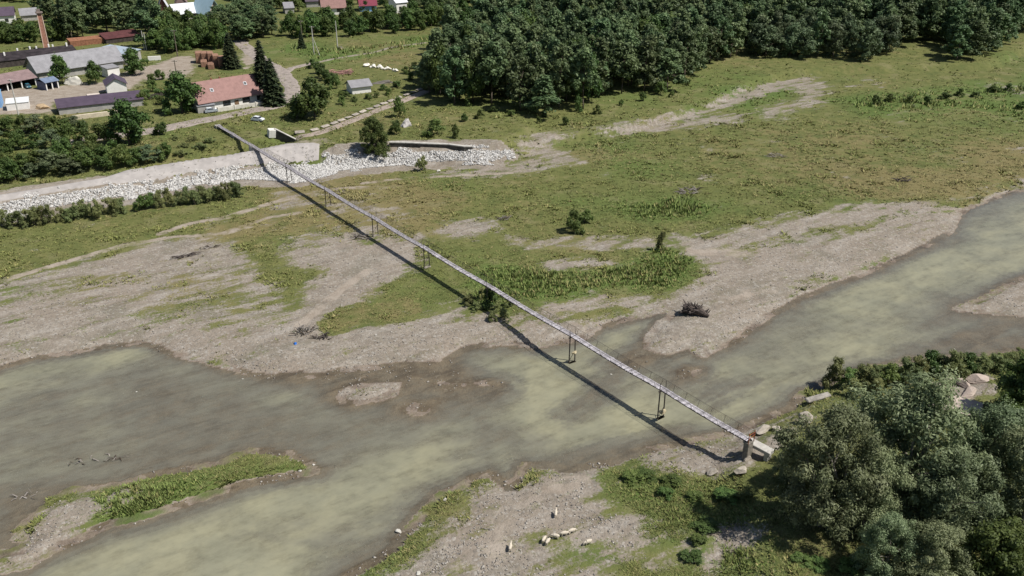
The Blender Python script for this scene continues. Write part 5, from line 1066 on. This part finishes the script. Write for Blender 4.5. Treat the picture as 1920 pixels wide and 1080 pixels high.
# flood straw caught on piers
M_STRAW = mat('straw', (.44, .38, .25), .95, .2, 3)
for x, y, z, s, lab in ((1077, 661, 2.2, (.75, .4, .55), 'yellowish flood straw caught on the first pier in the river'), (1243, 771, 2.0, (.85, .45, .6), 'pale flood straw caught on the pier nearest the right bank')):
    k = 4.6 / 1; p = Vector(pix(x, y, z)); o = obj('straw_bundle', rock_mesh('straw_bundle', M_STRAW, int(x), 3, 1, .9), None, p, (.2, .3, BANG + 1.57)); o.scale = s; props(o, lab, 'straw')
def bag():
    c = P(554, 645); o = obj('plastic_sheet', rock_mesh('plastic_sheet', mat('blue_plastic', (.02, .16, .55), .4, .1, 2), 77, 3, 1, .8), None, c + Vector((0, 0, .15)), (0, 0, .5)); o.scale = (.5, .42, .28); props(o, 'crumpled bright blue plastic on the gravel below the driftwood', 'plastic')
bag()
def stake():
    c = P(352, 892); o = obj('stake', MB().tube((0, 0, -.4), (.05, 0, 1.5), .05, .04, 6).mesh('stake', M_BARKG), None, c); props(o, 'thin pale stake standing on the green island', 'stake')
stake()

# sheep
def sheep_mesh(graze):
    bm = bmesh.new(); sk = bm.verts.layers.skin.verify(); V = {}
    def v(n, co, r):
        V[n] = bm.verts.new(co); V[n][sk].radius = (r, r) if not isinstance(r, tuple) else r
    v('mid', (0, 0, .62), (.25, .24)); v('hip', (-.36, 0, .64), (.24, .23)); v('rump', (-.52, 0, .62), (.15, .16)); v('chest', (.34, 0, .64), (.23, .23)); v('neck', (.55, 0, .60 if graze else .82), (.12, .13))
    v('head', (.72, 0, .36 if graze else .95), (.085, .09)); v('nose', (.80, 0, .16 if graze else .86), (.05, .05)); v('tail', (-.62, 0, .50), (.04, .04))
    for s, n in ((-1, 'l'), (1, 'r')):
        v('ear' + n, (.66, s * .16, .42 if graze else .98), (.025, .03))
        v('fs' + n, (.30, s * .13, .42), (.075, .075)); v('fk' + n, (.31, s * .13, .22), (.04, .04)); v('ff' + n, (.31, s * .13, .02), (.04, .04))
        v('hs' + n, (-.36, s * .14, .42), (.09, .09)); v('hk' + n, (-.43, s * .14, .22), (.045, .045)); v('hf' + n, (-.39, s * .14, .02), (.04, .04))
    E = [('mid', 'hip'), ('hip', 'rump'), ('rump', 'tail'), ('mid', 'chest'), ('chest', 'neck'), ('neck', 'head'), ('head', 'nose')]
    for n in 'lr': E += [('head', 'ear' + n), ('chest', 'fs' + n), ('fs' + n, 'fk' + n), ('fk' + n, 'ff' + n), ('hip', 'hs' + n), ('hs' + n, 'hk' + n), ('hk' + n, 'hf' + n)]
    for a, b in E: bm.edges.new((V[a], V[b]))
    V['mid'][sk].use_root = True
    me = bpy.data.meshes.new('sheep_frame'); bm.to_mesh(me); bm.free()
    o = bpy.data.objects.new('sheep_frame', me); COL.objects.link(o); o.modifiers.new('skin', 'SKIN').use_smooth_shade = True; m2 = o.modifiers.new('sub', 'SUBSURF'); m2.levels = 2; m2.render_levels = 2
    bpy.context.view_layer.update(); out = bpy.data.meshes.new_from_object(o.evaluated_get(bpy.context.evaluated_depsgraph_get())); bpy.data.objects.remove(o); out.name = 'sheep'
    out.materials.clear(); out.materials.append(mat('fleece', (.52, .46, .37), .95, .12, 6)); return out
SM = [sheep_mesh(True), sheep_mesh(False)]
for x, y, rz, g, lab in ((1042, 968, 1.45, 1, 'sheep standing alone above the others on the gravel bank'), (957, 1031, 1.4, 1, 'sheep standing alone on the left of the flock'), (1020, 1016, 1.15, 0, 'left one of the two sheep standing side by side'), (1027, 1020, 1.1, 0, 'right one of the two sheep standing side by side'),
                       (1041, 1010, 2.9, 0, 'sheep just right of the side-by-side pair'), (1058, 1005, .3, 0, 'fourth sheep along the flock, before the last of the row'), (1072, 1000, .5, 0, 'last sheep at the upper right end of the row'), (1102, 1021, 3.6, 0, 'sheep apart on the right of the flock')):
    c = P(x, y); o = obj('sheep', SM[g], None, c, (0, 0, rz)); o.scale = (.95,) * 3; props(o, 'cream ' + lab, 'sheep', 'flock of sheep')

# tell look-alikes of a small group apart by their order in the picture
def order_labels():
    ORD = 'first second third fourth fifth sixth seventh eighth ninth tenth eleventh twelfth thirteenth fourteenth fifteenth sixteenth seventeenth eighteenth nineteenth twentieth'.split()
    ORD += ['twenty-' + o for o in ORD[:9]] + ['thirtieth'] + ['thirty-' + o for o in ORD[:9]] + ['fortieth']
    by = {}
    for o in COL.objects:
        if o.parent is None and o.get('label') and o.get('group'): by.setdefault(o['label'], []).append(o)
    for lab, L in by.items():
        if 1 < len(L) <= 40:
            L.sort(key=lambda o: o.location.x / o.location.y)
            for i, o in enumerate(L): o['label'] = lab + ', ' + ('rightmost' if i == len(L) - 1 else 'leftmost' if i == 0 else ORD[i] + ' from the left')
order_labels()
